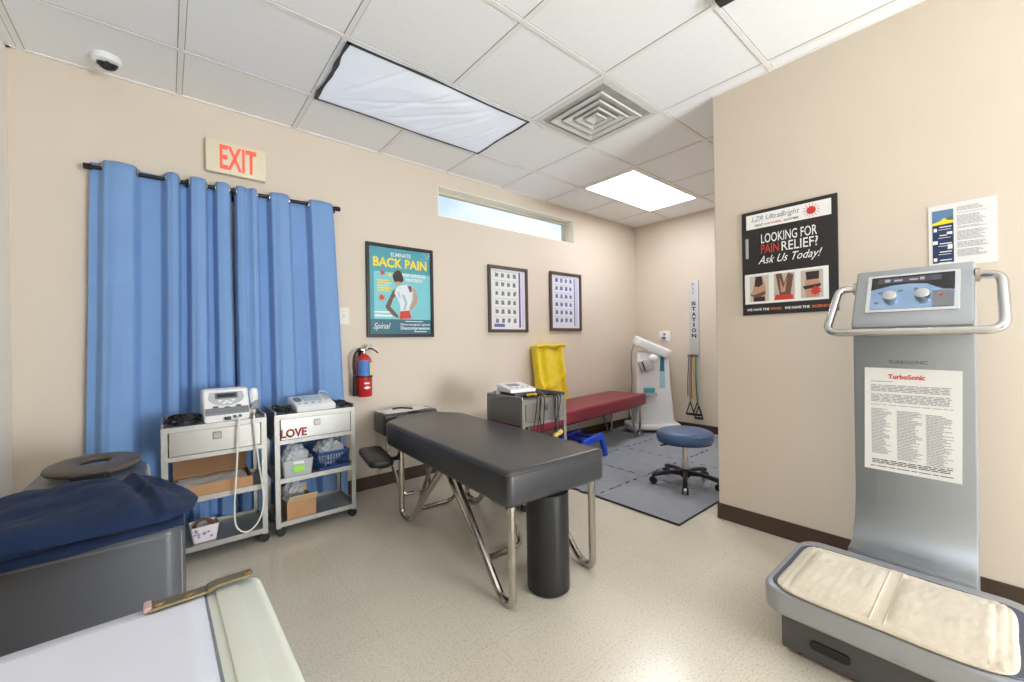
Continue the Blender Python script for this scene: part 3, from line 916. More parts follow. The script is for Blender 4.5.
b = MB(Matrix.Translation((0.0, -0.02, 1.0)) @ Matrix.Rotation(0.42, 4, 'Y') @ Matrix.Rotation(0.12, 4, 'X'))
b.prism(rrect(-0.21, 0.21, -0.16, 0.13, 0.05), -0.05, 0.055, bevel=0.02, seg=3); hd = b.build('control_head', m_white, t)
b = MB(Matrix.Translation((0.0, -0.02, 1.0)) @ Matrix.Rotation(0.42, 4, 'Y') @ Matrix.Rotation(0.12, 4, 'X'))
b.tube(smoothpath([(-0.17, -0.08, 0.054), (-0.02, -0.06, 0.06), (0.10, -0.10, 0.056), (0.19, -0.12, 0.048)]), 0.006, 6); b.build('seam', m_lgrey, hd)
b = MB(Matrix.Translation((-0.10, -0.17, 0.80)) @ Matrix.Rotation(-0.35, 4, 'Y'))
b.box(-0.075, 0.07, -0.04, 0.035, -0.07, 0.06, bevel=0.01); ho = b.build('holder', m_lgrey, t)
b = MB(Matrix.Translation((-0.10, -0.17, 0.80)) @ Matrix.Rotation(-0.35, 4, 'Y'))
b.box(-0.045, -0.03, -0.046, -0.038, -0.06, 0.05); b.build('slot', m_black, ho, smooth=False)
b = MB(); b.ball((-0.02, -0.19, 0.87), 0.055, 0.04, 0.05); b.build('applicator', m_white, t)
b = MB(); b.box(-0.14, 0.02, -0.19, -0.125, 0.44, 0.455).box(-0.14, 0.02, -0.192, -0.186, 0.44, 0.475); b.build('tray', m_lgrey, t, smooth=False)
b = MB(); b.tube(smoothpath([(-0.19, 0.0, 1.04), (-0.235, -0.02, 0.9), (-0.225, 0.0, 0.6), (-0.25, -0.01, 0.35), (-0.27, 0.0, 0.12)]), 0.006, 6); b.build('power_cable', m_mgrey, t)
b = MB(); b.box(-0.12, -0.0, -0.18, -0.13, 0.457, 0.53, bevel=0.008)
o = b.build('wipes_pack', m_box_blue, None); o.location = t.location; o.rotation_euler = t.rotation_euler
tag(o, 'teal pack sitting on the small tray of the white machine', 'pack')

# ------------------------------------------------------------------ partition wall posters
def on_right(name, label, cat, y, z):
    return thing(name, label, cat, (RX, y, z), -PI/2)
t = on_right('pain_relief_poster', 'black LOOKING FOR PAIN RELIEF poster on the partition wall', 'poster', 0.748, 1.541)
W_, H_ = 0.45, 0.595
b = MB(); b.box(-W_/2, W_/2, -0.010, 0, -H_/2, H_/2, bevel=0.001, seg=1); b.build('panel', m_posterblk, t, smooth=False)
T_p = Matrix.Translation((0, -0.010, 0))
flat(T_p, R4(-0.20, 0.20, 0.195, 0.278), m_wink, t, 'logo_band', 0.0006)
text('LZR UltraBright', m_mgrey, t, T_p, -0.055, 0.246, w=0.235, h=0.036, shear=0.35, off=0.0012, name='logo_lettering')
text('TREAT ', m_ink, t, T_p, -0.135, 0.213, w=0.045, h=0.011, bold=0.02, off=0.0012)
text('ANYWHERE.', m_redink, t, T_p, -0.063, 0.213, w=0.085, h=0.011, bold=0.02, off=0.0012)
text('ANYTIME', m_ink, t, T_p, 0.023, 0.213, w=0.07, h=0.011, bold=0.02, off=0.0012)
flats(T_p, [star(0.115, 0.236, 0.018, 0.026, 12)], m_redink, t, 'burst', 0.0014)
flats(T_p, [[(0.115+0.028*math.cos(a)-0.002*math.sin(a), 0.236+0.028*math.sin(a)+0.002*math.cos(a)), (0.115+0.042*math.cos(a), 0.236+0.042*math.sin(a)), (0.115+0.028*math.cos(a)+0.002*math.sin(a), 0.236+0.028*math.sin(a)-0.002*math.cos(a))] for a in [2*PI*i/14 for i in range(14)]], m_redink, t, 'burst_ray', 0.0012)
text('LOOKING FOR', m_wink, t, T_p, 0.008, 0.132, w=0.262, h=0.052, off=0.0012, bold=0.006)
text('PAIN', m_redink, t, T_p, -0.08, 0.073, w=0.088, h=0.050, off=0.0012, bold=0.006)
text('RELIEF?', m_wink, t, T_p, 0.06, 0.073, w=0.165, h=0.052, off=0.0012, bold=0.006)
text('Ask Us Today!', m_wink, t, T_p, 0.01, 0.005, w=0.30, h=0.058, shear=0.45, off=0.0012, bold=0.004, name='script_lettering')
flat(T_p, R4(-0.205, -0.190, 0.03, 0.145), m_lgrey, t, 'side_text_block', 0.0008)
flat(T_p, R4(-0.212, 0.185, -0.235, -0.063), m_wink, t, 'photo_band', 0.0006)
for i, xc in enumerate((-0.138, -0.014, 0.112)):
    fr_ = flat(T_p, R4(xc-0.048, xc+0.05, -0.222, -0.076), M('photo_ground_%s' % 'abc'[i], ((206, 200, 190), (190, 184, 172), (198, 190, 180))[i], 0.5), t, 'photo', 0.0009)
    if i == 0:
        flat(T_p, [(xc-0.03, -0.222), (xc-0.035, -0.17), (xc-0.02, -0.09), (xc+0.02, -0.085), (xc+0.035, -0.15), (xc+0.03, -0.222)], m_skinl, fr_, 'figure', 0.0012)
        flat(T_p, [(xc-0.022, -0.135), (xc-0.018, -0.08), (xc+0.015, -0.08), (xc+0.02, -0.125), (xc, -0.14)], m_hair, fr_, 'hair_shape', 0.0015)
        flat(T_p, [(xc-0.045, -0.17), (xc-0.03, -0.185), (xc+0.03, -0.165), (xc+0.035, -0.18), (xc+0.0, -0.20), (xc-0.04, -0.19)], m_skin, fr_, 'arm', 0.0018)
        flat(T_p, R4(xc-0.028, xc+0.03, -0.222, -0.196), m_hair, fr_, 'waistband', 0.0016)
    elif i == 1:
        flat(T_p, [(xc-0.04, -0.076), (xc-0.01, -0.076), (xc, -0.13), (xc+0.02, -0.076), (xc+0.045, -0.09), (xc+0.03, -0.2), (xc-0.02, -0.2)], m_skin, fr_, 'hands', 0.0012)
        flat(T_p, [(xc-0.048, -0.222), (xc+0.045, -0.222), (xc+0.04, -0.196), (xc-0.04, -0.192)], m_redink, fr_, 'sore_spot', 0.0015)
        flat(T_p, [(xc-0.02, -0.10), (xc-0.004, -0.16), (xc+0.015, -0.10), (xc+0.005, -0.18), (xc-0.015, -0.18)], m_skinl, fr_, 'finger_shape', 0.0016)
    else:
        flat(T_p, [(xc-0.025, -0.222), (xc-0.03, -0.15), (xc-0.022, -0.085), (xc+0.03, -0.085), (xc+0.036, -0.15), (xc+0.03, -0.222)], m_skinl, fr_, 'figure', 0.0012)
        flat(T_p, [(xc-0.026, -0.085), (xc+0.034, -0.085), (xc+0.032, -0.125), (xc-0.022, -0.128)], m_hair, fr_, 'top_garment', 0.0015)
        flat(T_p, [(xc-0.04, -0.16), (xc+0.04, -0.15), (xc+0.04, -0.165), (xc-0.03, -0.178)], m_hair, fr_, 'arm', 0.0016)
        flat(T_p, star(xc+0.018, -0.187, 0.016, 0.028, 9), m_redink, fr_, 'sore_spot', 0.0018)
text('WE HAVE THE', m_wink, t, T_p, -0.145, -0.268, w=0.115, h=0.014, bold=0.03, off=0.0012)
text('POWER.', m_orange, t, T_p, -0.052, -0.268, w=0.055, h=0.014, bold=0.03, off=0.0012)
text('WE HAVE THE', m_wink, t, T_p, 0.045, -0.268, w=0.115, h=0.014, bold=0.03, off=0.0012)
text('SCIENCE.', m_orange, t, T_p, 0.155, -0.268, w=0.085, h=0.014, bold=0.03, off=0.0012)

t = on_right('information_sheet', 'white paper information sheet taped above the silver vibration machine', 'paper', 0.1045, 1.545)
b = MB(); b.box(-0.098, 0.098, -0.0025, 0, -0.135, 0.135); b.build('sheet', m_paper, t, smooth=False)
T_i = Matrix.Translation((0, -0.0025, 0))
flat(T_i, R4(-0.086, -0.022, -0.118, 0.055), m_navyink, t, 'leaflet_block', 0.0004)
flat(T_i, R4(-0.086, -0.022, 0.05, 0.112), m_skyink, t, 'sky_picture', 0.0006)
flat(T_i, [(-0.086, 0.06), (-0.05, 0.068), (-0.022, 0.085), (-0.022, 0.055), (-0.086, 0.05)], m_green, t, 'field_picture', 0.0008)
flat(T_i, [(-0.086, 0.058), (-0.06, 0.066), (-0.05, 0.078), (-0.04, 0.066), (-0.022, 0.062), (-0.022, 0.052), (-0.086, 0.048)], m_yink, t, 'flower_picture', 0.001)
flats(T_i, [R4(-0.082, -0.072, 0.02, 0.035), R4(-0.042, -0.026, 0.0, 0.015), R4(-0.085, -0.070, -0.035, -0.02), R4(-0.04, -0.026, -0.06, -0.04), R4(-0.083, -0.072, -0.11, -0.095)]
      + [R4(-0.064, -0.028, 0.036-0.036*i, 0.04-0.036*i) for i in range(5)] + [R4(-0.068, -0.03, 0.026-0.036*i, 0.028-0.036*i) for i in range(5)], m_wink, t, 'white_print', 0.0008)
for i, (z0, z1, n) in enumerate(((0.095, 0.115, 4), (0.085, 0.089, 1), (0.035, 0.078, 8), (0.02, 0.03, 2), (-0.03, 0.012, 8), (-0.062, -0.036, 5), (-0.10, -0.068, 6))):
    flats(T_i, words_lines(-0.012, 0.076, z0, z1, n, 20+i, 0.45, 0.3), m_inkl, t, 'text_paragraph', 0.0005)

# ------------------------------------------------------------------ vibration machine
t = thing('vibration_machine', 'silver whole-body vibration plate machine with chrome handles on the right', 'exercise machine', (1.9, 0.245, 0), -PI/2)
b = MB(); b.prism([(-0.268, -0.235), (0.268, -0.235), (0.275, 0.17), (-0.275, 0.17)], 0.012, 0.165, bevel=0.012); bs = b.build('base', m_dgrey, t)
b = MB(); b.prism(rrect(-0.185, -0.075, 0.055, 0.085, 0.014), -0.241, -0.2355, 'y'); b.build('hand_slot', m_black, bs)
for sx in (-1, 1):
    for sy in (-0.19, 0.12):
        b = MB(); b.cyl((sx*0.22, sy, 0.0), (sx*0.22, sy, 0.016), 0.022, seg=14); b.build('foot', m_rubber, t)
b = MB(); b.prism(rrect(-0.318, 0.318, -0.30, 0.215, 0.075, 8), 0.158, 0.242, bevel=0.014, seg=3); b.build('platform', m_silver, t)
b = MB(); b.prism(rrect(-0.296, 0.296, -0.278, 0.15, 0.06, 8), 0.24, 0.247, bevel=0.003, seg=1); b.build('rubber_top', M('slate_rubber', (78, 82, 98), 0.6), t)
T_b = Matrix.Translation((0, -0.30, 0))
text('PRO', m_mgrey, t, T_b, 0.045, 0.176, w=0.035, h=0.006, shear=0.2, off=0.0012, name='model_lettering')
# column: a satin plate that sweeps forward at its foot
cp = []
for k in range(13):
    a = k/12
    cp.append((0.245+0.155*(a**1.0)*(2-a)*1.0 if a < 1 else 0.40, 0.245+0.24*a**2.2))
front = cp + [(0.402, 1.15)]
backp = [(0.50, 1.15), (0.50, 0.02), (0.24, 0.02), (0.232, 0.20)]
b = MB(); b.prism(front+backp, -0.172, 0.184, 'x', bevel=0.006, seg=2); b.build('column', m_colplate, t, angle=25)
b = MB()
b.prism([(y_-0.003, z_) for y_, z_ in front[1:4]] + [(y_+0.004, z_) for y_, z_ in reversed(front[1:4])], -0.075, 0.07, 'x'); b.build('foot_badge', m_colplate, t)
# control head
hp = [(0.305, 1.134), (0.292, 1.150), (0.296, 1.172), (0.315, 1.198), (0.418, 1.376), (0.425, 1.388), (0.50, 1.385), (0.50, 1.134)]
b = MB(); b.prism(hp, -0.158, 0.186, 'x', bevel=0.008, seg=3); b.build('control_head', m_silver, t)
ang = math.atan2(1.376-1.198, 0.418-0.315)
# plane frame on the sloping face: x across, z up the slope, -y out
TF = Matrix.Translation((0.016, (0.315+0.418)/2, (1.198+1.376)/2)) @ Matrix.Rotation(-(PI/2-ang), 4, 'X')
b = MB(TF); b.prism(rrect(-0.134, 0.134, -0.093, 0.088, 0.006), -0.004, 0.001, 'y', bevel=0.001, seg=1); cpn = b.build('control_panel', M('polished_bezel', (214, 216, 218), 0.18, 0.9), t)
b = MB(TF); b.prism(rrect(-0.120, 0.120, -0.080, 0.076, 0.004), -0.0055, -0.0035, 'y'); b.build('metal_film', m_bluefilm, cpn)
b = MB(TF); b.prism([(-0.120, 0.015), (-0.095, 0.022), (-0.05, 0.034), (0.0, 0.036), (0.045, 0.03), (0.07, 0.012), (0.09, 0.0), (0.12, -0.004), (0.12, 0.076), (-0.12, 0.076)], -0.0065, -0.005, 'y'); b.build('dark_display', m_dark, cpn)
b = MB(TF); b.prism(rrect(-0.10, 0.085, 0.042, 0.068, 0.004), -0.0072, -0.006, 'y'); b.build('readout_strip', M('violet_grey_strip', (74, 72, 88), 0.3), cpn)
for r_ in (R4(-0.078, -0.062, 0.048, 0.062), R4(-0.05, -0.025, 0.05, 0.058), R4(-0.005, 0.02, 0.05, 0.057), R4(0.025, 0.038, 0.049, 0.062)):
    flat(TF, r_, m_lgrey, cpn, 'readout_mark', 0.0078)
flat(TF, R4(0.062, 0.118, -0.078, -0.006), m_mgrey, cpn, 'side_panel', 0.0072)
for kx in (-0.058, 0.035):
    b = MB(TF); b.cyl((kx, -0.005, -0.028), (kx, -0.028, -0.028), 0.0235, 0.021, 24); b.cyl((kx, -0.028, -0.028), (kx, -0.029, -0.028), 0.021, 0.019, 24); b.build('knob', m_chrome, cpn)
b = MB(TF); b.ball((0.088, -0.008, -0.028), 0.006, 0.003, 0.004); b.build('stop_button', m_redink, cpn)
for bx, bz in ((-0.09, 0.0), (-0.03, 0.005), (-0.1, -0.05), (0.015, 0.01)):
    b = MB(TF); b.box(bx-0.006, bx+0.006, -0.0075, -0.005, bz-0.005, bz+0.005, bevel=0.001, seg=1); b.build('button', m_mgrey, cpn)
HP = [(-0.152, 0.42, 1.318), (-0.218, 0.405, 1.320), (-0.240, 0.272, 1.128), (0.257, 0.272, 1.128), (0.250, 0.40, 1.330), (0.18, 0.42, 1.335)]
b = MB(); b.tube(fillet(HP, 0.05, 8), 0.0155, 14); b.build('handlebar', m_chrome, t)
for x_ in (-0.158, 0.186):
    s_ = -1 if x_ < 0 else 1
    b = MB(); b.cyl((x_, 0.42, 1.327+0.008*s_), (x_+s_*0.012, 0.42, 1.327+0.008*s_), 0.026, seg=18); b.build('handle_flange', m_nickel, t)
text('TURBOSONIC', m_dgrey, t, Matrix.Translation((0.0, 0.402, 0)), 0.0, 1.003, w=0.115, h=0.014, bold=0.01, off=0.001)
ins = thing('instruction_sheet', 'white printed instruction sheet stuck on the vibration machine column', 'paper', (2.299, 0.239, 0.765), -PI/2)
b = MB(Matrix.Rotation(0.012, 4, 'Y')); b.box(-0.142, 0.142, -0.002, 0.0008, -0.218, 0.212); b.build('sheet', m_paper, ins, smooth=False)
T_n = Matrix.Translation((0, -0.0022, 0))
text('TurboSonic', m_redink, ins, T_n, -0.01, 0.178, w=0.11, h=0.020, bold=0.03, off=0.0006)
for i, (x0, x1, z0, z1, n) in enumerate(((-0.12, -0.05, 0.152, 0.158, 1), (-0.12, 0.12, 0.112, 0.142, 5), (-0.12, 0.12, 0.068, 0.104, 6), (-0.12, 0.12, 0.055, 0.06, 1), (-0.12, -0.055, -0.15, 0.042, 32), (-0.04, 0.035, -0.165, 0.038, 34), (0.045, 0.12, -0.17, 0.032, 34), (-0.12, 0.12, -0.192, -0.172, 3), (-0.125, 0.125, -0.206, -0.2, 1))):
    flats(T_n, words_lines(x0, x1, z0, z1, n, 40+i, 0.5, 0.45 if n > 20 else 0.05), m_ink if i in (7, 8) else m_inkl, ins, 'text_paragraph', 0.0005)

def terry(u, v):
    x = -0.280+0.550*u; y = -0.303+0.435*v
    # rounded corners
    cx, cy = -0.005, -0.0855
    hx, hy = 0.275, 0.2175
    px, py = (x-cx)/hx, (y-cy)/hy
    k = (abs(px)**7+abs(py)**7)**(1/7)
    m_ = max(abs(px), abs(py))
    if k > 0: px *= m_/k; py *= m_/k
    x, y = cx+px*hx, cy+py*hy
    e = 1-max(abs(px), abs(py))
    def puff(a0, a1):
        a = (px-a0)/(a1-a0); bb = (py+0.78)/1.56
        if not (0 < a < 1 and 0 < bb < 1): return 0
        return min(1, min(a, 1-a)*9)**0.5*min(1, min(bb, 1-bb)*6)**0.5
    z = 0.247+0.010*min(1, max(0, e)*14)**0.5 + 0.007*max(puff(-0.86, -0.04), puff(0.06, 0.88))
    z -= 0.003*math.exp(-((e-0.07)/0.012)**2) + 0.004*math.exp(-((e-0.155)/0.014)**2)*(1 if abs(px-0.01) > 0.08 else 0)
    z += 0.003*noise.noise(Vector((x*7, y*9, 2)))+0.0012*noise.noise(Vector((x*60, y*30, 5)))
    y += 0.006*noise.noise(Vector((x*6, 0, 4)))
    return (x, y, z)
o = thing('quilted_pad', 'cream quilted towelling pad lying on the vibration platform', 'pad', (1.9, 0.245, 0), -PI/2)
b = MB(); b.grid(110, 84, terry)
bmesh.ops.recalc_face_normals(b.bm, faces=list(b.bm.faces))
be = [e for e in b.bm.edges if e.is_boundary]
r = bmesh.ops.extrude_edge_only(b.bm, edges=be)
for g in r['geom']:
    if isinstance(g, bmesh.types.BMVert): g.co.z = 0.2472
b.build('pad', m_cream, o, angle=60)
b = MB(); b.tube([terry(0.47+0.0*k, k/30) for k in range(1, 30)], 0.0022, 5); b.tube([terry(0.53, k/30) for k in range(1, 30)], 0.0022, 5); b.build('seam', m_cream, o)

# ------------------------------------------------------------------ carts
CW, CD, CHT = 0.455, 0.31, 0.715
def make_cart(label, loc, rz=0.0, W=CW, D=CD, H=CHT):
    # origin at the middle of the footprint, front faces -y
    t = thing('utility_cart', label, 'cart', loc, rz, None)
    x, y = W/2, D/2
    for sx in (-1, 1):
        for sy in (-1, 1):
            b = MB()
            a = 0.026
            x0, x1 = sorted((sx*x, sx*(x-a))); y0, y1 = sorted((sy*y, sy*(y-0.003)))
            b.box(x0, x1, y0, y1, 0.055, H-0.02)
            x0, x1 = sorted((sx*x, sx*(x-0.003))); y0, y1 = sorted((sy*(y-0.003), sy*(y-a)))
            b.box(x0, x1, y0, y1, 0.055, H-0.02)
            b.build('post', m_steelp, t, smooth=False)
    b = MB()
    b.box(-x, x, -y, y, H-0.02, H-0.006)
    b.box(-x, -x+0.012, -y, y, H-0.006, H+0.016, bevel=0.004).box(x-0.012, x, -y, y, H-0.006, H+0.016, bevel=0.004)
    b.box(-x+0.012, x-0.012, y-0.012, y, H-0.006, H+0.016, bevel=0.004)
    b.build('top_tray', m_steel, t, smooth=False)
    b = MB()
    b.box(-x, -x+0.004, -y+0.028, y-0.028, H-0.17, H-0.02).box(x-0.004, x, -y+0.028, y-0.028, H-0.17, H-0.02).box(-x+0.02, x-0.02, y-0.006, y-0.003, H-0.17, H-0.02)
    b.box(-x+0.003, x-0.003, -y+0.004, y-0.004, H-0.172, H-0.168)
    b.build('drawer_housing', m_steel, t, smooth=False)
    b = MB()
    b.box(-x+0.03, x-0.03, -y-0.004, -y+0.003, H-0.153, H-0.032, bevel=0.002, seg=1)
    b.box(-x+0.034, x-0.034, -y+0.003, y-0.02, H-0.148, H-0.144).box(-x+0.034, -x+0.037, -y+0.003, y-0.02, H-0.148, H-0.04).box(x-0.037, x-0.034, -y+0.003, y-0.02, H-0.148, H-0.04)
    dr = b.build('drawer', m_steel, t, smooth=False)
    b = MB()
    b.box(-0.019, 0.019, -y-0.009, -y-0.004, H-0.09, H-0.052, bevel=0.002, seg=1).box(-0.012, 0.012, -y-0.0105, -y-0.0088, H-0.084, H-0.058)
    b.build('drawer_pull', M('dark_steel_pull', (120, 116, 108), 0.35, 0.9) if 'dark_steel_pull' not in MATS else MATS['dark_steel_pull'], dr, smooth=False)
    b = MB(); b.box(-x, x, -y-0.002, -y+0.004, H-0.178, H-0.155).box(-x, x, -y-0.002, -y+0.004, H-0.032, H-0.012); b.build('front_rail', m_steelp, t, smooth=False)
    for z_ in (0.335, 0.085):
        b = MB()
        b.box(-x+0.003, x-0.003, -y+0.003, y-0.003, z_-0.004, z_)
        b.box(-x, x, -y-0.002, -y+0.003, z_-0.024, z_+0.004).box(-x+0.026, x-0.026, y-0.006, y-0.003, z_-0.024, z_+0.02)
        b.box(-x+0.003, -x+0.006, -y+0.026, y-0.026, z_-0.024, z_+0.012).box(x-0.006, x-0.003, -y+0.026, y-0.026, z_-0.024, z_+0.012)
        b.build('shelf', m_steelp, t, smooth=False)
    for sx in (-1, 1):
        for sy in (-1, 1):
            cx, cy = sx*(x-0.022), sy*(y-0.03)
            b = MB()
            b.cyl((cx, cy, 0.046), (cx, cy, 0.062), 0.012, 0.014, 12)
            b.prism([(cx-0.014, 0.05), (cx+0.016, 0.05), (cx+0.018, 0.024), (cx-0.002, 0.018)], cy-0.014, cy-0.011, 'y').prism([(cx-0.014, 0.05), (cx+0.016, 0.05), (cx+0.018, 0.024), (cx-0.002, 0.018)], cy+0.011, cy+0.014, 'y')
            b.box(cx-0.014, cx+0.016, cy-0.014, cy+0.014, 0.046, 0.051)
            ca = b.build('caster', m_blackm, t)
            b = MB(); b.cyl((cx+0.008, cy-0.0095, 0.026), (cx+0.008, cy+0.0095, 0.026), 0.026, seg=18); b.cyl((cx+0.008, cy-0.0105, 0.026), (cx+0.008, cy+0.0105, 0.026), 0.010, seg=12); b.build('wheel', m_rubber, ca)
    return t
C1 = (0.196, 2.829); C2 = (0.692, 2.839); C3 = (1.950, 2.175)
cart1 = make_cart('steel cart holding the ultrasound unit, nearest the grey table', (C1[0], C1[1], 0))
for o in list(cart1.children):
    pass
cart2 = dup(cart1, (C2[0], C2[1], 0), 0, 'steel cart with LOVE lettered on its drawer')
cart3 = make_cart('steel cart in front of the maroon bench, with tangled leads on top', (C3[0], C3[1], 0), 0.0, 0.415, 0.38, 0.735)
for c_ in (cart1, cart2, cart3): c_['group'] = 'stainless utility carts'
dr2 = [c for c in cart2.children if c.name.startswith('drawer') and not c.name.startswith('drawer_housing')][0]
text('LOVE', m_loveink, dr2, Matrix.Translation((0, -CD/2-0.004, 0)), -0.128, CHT-0.117, w=0.138, h=0.05, bold=0.03, ext=0.003, off=0.0006)

def tangle(name, label, cat, loc, rx, ry, h, n, seed, mat, r=0.004, loops=5, group=None):
    q = random.Random(seed)
    pts = []
    for i in range(n):
        a = 2*PI*loops*i/n
        k = q.uniform(0.55, 1.0)
        pts.append((rx*k*math.cos(a), ry*k*math.sin(a), r+h*q.random()))
    b = MB(); b.tube(smoothpath(pts, 5), r, 6)
    o = b.build(name, mat, None); o.location = loc
    return tag(o, label, cat, group)

# things on the first cart
TZ = CHT-0.006
tangle('lead_wire', 'tangle of black lead wires left of the ultrasound unit', 'cable', (C1[0]-0.135, C1[1]-0.03, TZ), 0.08, 0.10, 0.035, 44, 2, m_black, 0.0042, 5)
t = thing('ultrasound_unit', 'white therapy ultrasound unit with grey display panel on a steel cart', 'ultrasound machine', (C1[0]+0.048, C1[1]-0.03, TZ), 0.03)
b = MB(); b.prism([(-0.10, 0.0), (-0.102, 0.035), (-0.085, 0.05), (-0.035, 0.162), (-0.02, 0.170), (0.06, 0.168), (0.10, 0.12), (0.10, 0.0)], -0.105, 0.105, 'x', bevel=0.014, seg=3); un = b.build('body', m_white, t)
a2 = math.atan2(0.162-0.05, -0.035+0.085)
TU = Matrix.Translation((0, -0.060, 0.106)) @ Matrix.Rotation(-(PI/2-a2), 4, 'X')
def ell(cx, cz, rx, rz, a0, a1, n=14): return [(cx+rx*math.cos(a0+(a1-a0)*i/n), cz+rz*math.sin(a0+(a1-a0)*i/n)) for i in range(n+1)]
b = MB(TU); b.prism([(-0.075, 0.05), (0.075, 0.05)] + ell(0, 0.02, 0.082, 0.048, 0, -PI), -0.003, 0.001, 'y', bevel=0.001, seg=1); pn = b.build('grey_panel', m_lgrey, un)
b = MB(TU); b.prism(rrect(-0.052, 0.052, 0.012, 0.044, 0.003), -0.006, -0.002, 'y', bevel=0.001, seg=1); sc_ = b.build('display', m_lcd, un)
b = MB(TU); b.prism(rrect(-0.043, 0.043, 0.018, 0.038, 0.001), -0.0068, -0.0055, 'y'); b.build('screen', m_dark, sc_)
for bx, bz in ((-0.03, 0.0), (0.0, -0.004), (0.03, 0.0), (-0.012, -0.014), (0.014, -0.014)):
    b = MB(TU); b.prism(ell(bx, bz, 0.010, 0.005, 0, 2*PI*13/14, 13), -0.005, -0.002, 'y'); b.build('button', m_white, un)
for bx, bz in ((-0.052, -0.034), (0.0, -0.040), (0.052, -0.034)):
    b = MB(TU); b.prism(ell(bx, bz, 0.014, 0.006, 0, 2*PI*13/14, 13), -0.005, -0.001, 'y'); b.build('button', m_dgrey, un)
b = MB(); b.prism([(-0.1035, 0.036), (-0.1035, 0.044), (-0.089, 0.058), (-0.080, 0.072), (-0.074, 0.07), (-0.095, 0.036)], -0.098, 0.098, 'x'); b.build('grey_band', m_mgrey, un)
for bx in (0.03, 0.055):
    b = MB(); b.cyl((bx, -0.100, 0.022), (bx, -0.108, 0.022), 0.008, seg=12); b.build('socket', m_dgrey, un)
b = MB(); b.box(-0.015, 0.012, -0.125, -0.098, 0.008, 0.024, bevel=0.002); b.build('connector', m_black, un)
b = MB(); b.prism([(0.0, 0.0), (0.055, 0.0), (0.045, 0.045), (0.03, 0.05)], -0.055, -0.01, 'y', bevel=0.004)
b.T = Matrix(); hl = b.build('transducer_holder', m_mgrey, t); hl.location = (0.105, 0.0, 0.045)
b = MB(); b.lathe([(0, 0.0), (0.016, 0.002), (0.021, 0.02), (0.022, 0.05), (0.018, 0.075), (0.010, 0.082), (0, 0.083)], (0.132, -0.035, 0.08), 18); b.lathe([(0, -0.03), (0.013, -0.03), (0.014, 0.0), (0.0, 0.002)], (0.132, -0.035, 0.08), 16); b.build('transducer', m_white, t)
cyd = -CD/2-0.030+0.03
b = MB(); b.tube(smoothpath([(0.040, -0.106, 0.02), (0.042, -0.155, 0.012), (0.036, -0.168, -0.06), (0.026, -0.170, -0.25), (0.014, -0.170, -0.45), (0.022, -0.170, -0.56), (0.07, -0.170, -0.60), (0.125, -0.170, -0.555), (0.148, -0.170, -0.44), (0.128, -0.168, -0.24), (0.114, -0.165, -0.08), (0.112, -0.155, 0.012), (0.124, -0.08, 0.02), (0.132, -0.035, 0.05)], 8), 0.0042, 8); b.build('transducer_cable', m_offwhite, t)
o = MB().box(-0.045, 0.045, -0.05, 0.05, 0, 0.028, bevel=0.004).build('gel_pad_box', m_ivory, None); o.location = (C1[0]+0.160, C1[1]+0.075, TZ)
tag(o, 'small cream box behind the transducer cable on a steel cart', 'box')

def open_box(label, loc, rz, w, d, h, mo, mi, flap=None, flapf=None, name='cardboard_box', cat='box'):
    t = thing(name, label, cat, loc, rz)
    k = 0.004
    b = MB(); b.box(-w/2, w/2, -d/2, d/2, 0, k).box(-w/2, w/2, -d/2, -d/2+k, k, h).box(-w/2, w/2, d/2-k, d/2, k, h).box(-w/2, -w/2+k, -d/2+k, d/2-k, k, h).box(w/2-k, w/2, -d/2+k, d/2-k, k, h)
    b.build('carton', mo, t, smooth=False)
    if flap:
        b = MB(Matrix.Translation((0, d/2-k/2, h)) @ Matrix.Rotation(flap[1], 4, 'X')); b.box(-w/2, w/2, -k/2, k/2, 0.001, flap[0]); b.build('lid_flap', mi, t, smooth=False)
    if flapf:
        b = MB(Matrix.Translation((0, -d/2+k/2, h)) @ Matrix.Rotation(flapf[1], 4, 'X')); b.box(-w/2, w/2, -k/2, k/2, 0.001, flapf[0]); b.build('front_flap', mi, t, smooth=False)
    return t
open_box('brown cardboard box with raised lid on the ultrasound cart', (C1[0]-0.012, C1[1]-0.03, 0.336), 0.0, 0.34, 0.24, 0.06, m_cardboard, M('cardboard_lid', (150, 110, 76), 0.8, var=0.06), flap=(0.115, -0.10))
o = MB().grid(14, 10, lambda u, v: (-0.15+0.30*u, -0.10+0.2*v, 0.036+0.012*noise.noise(Vector((u*4, v*4, 0))))).build('tissue_paper', m_paper, None)
md = o.modifiers.new('thickness', 'SOLIDIFY'); md.thickness = 0.004
o.location = (C1[0]-0.012, C1[1]-0.03, 0.352); tag(o, 'white paper packing inside the open brown cardboard box', 'paper')

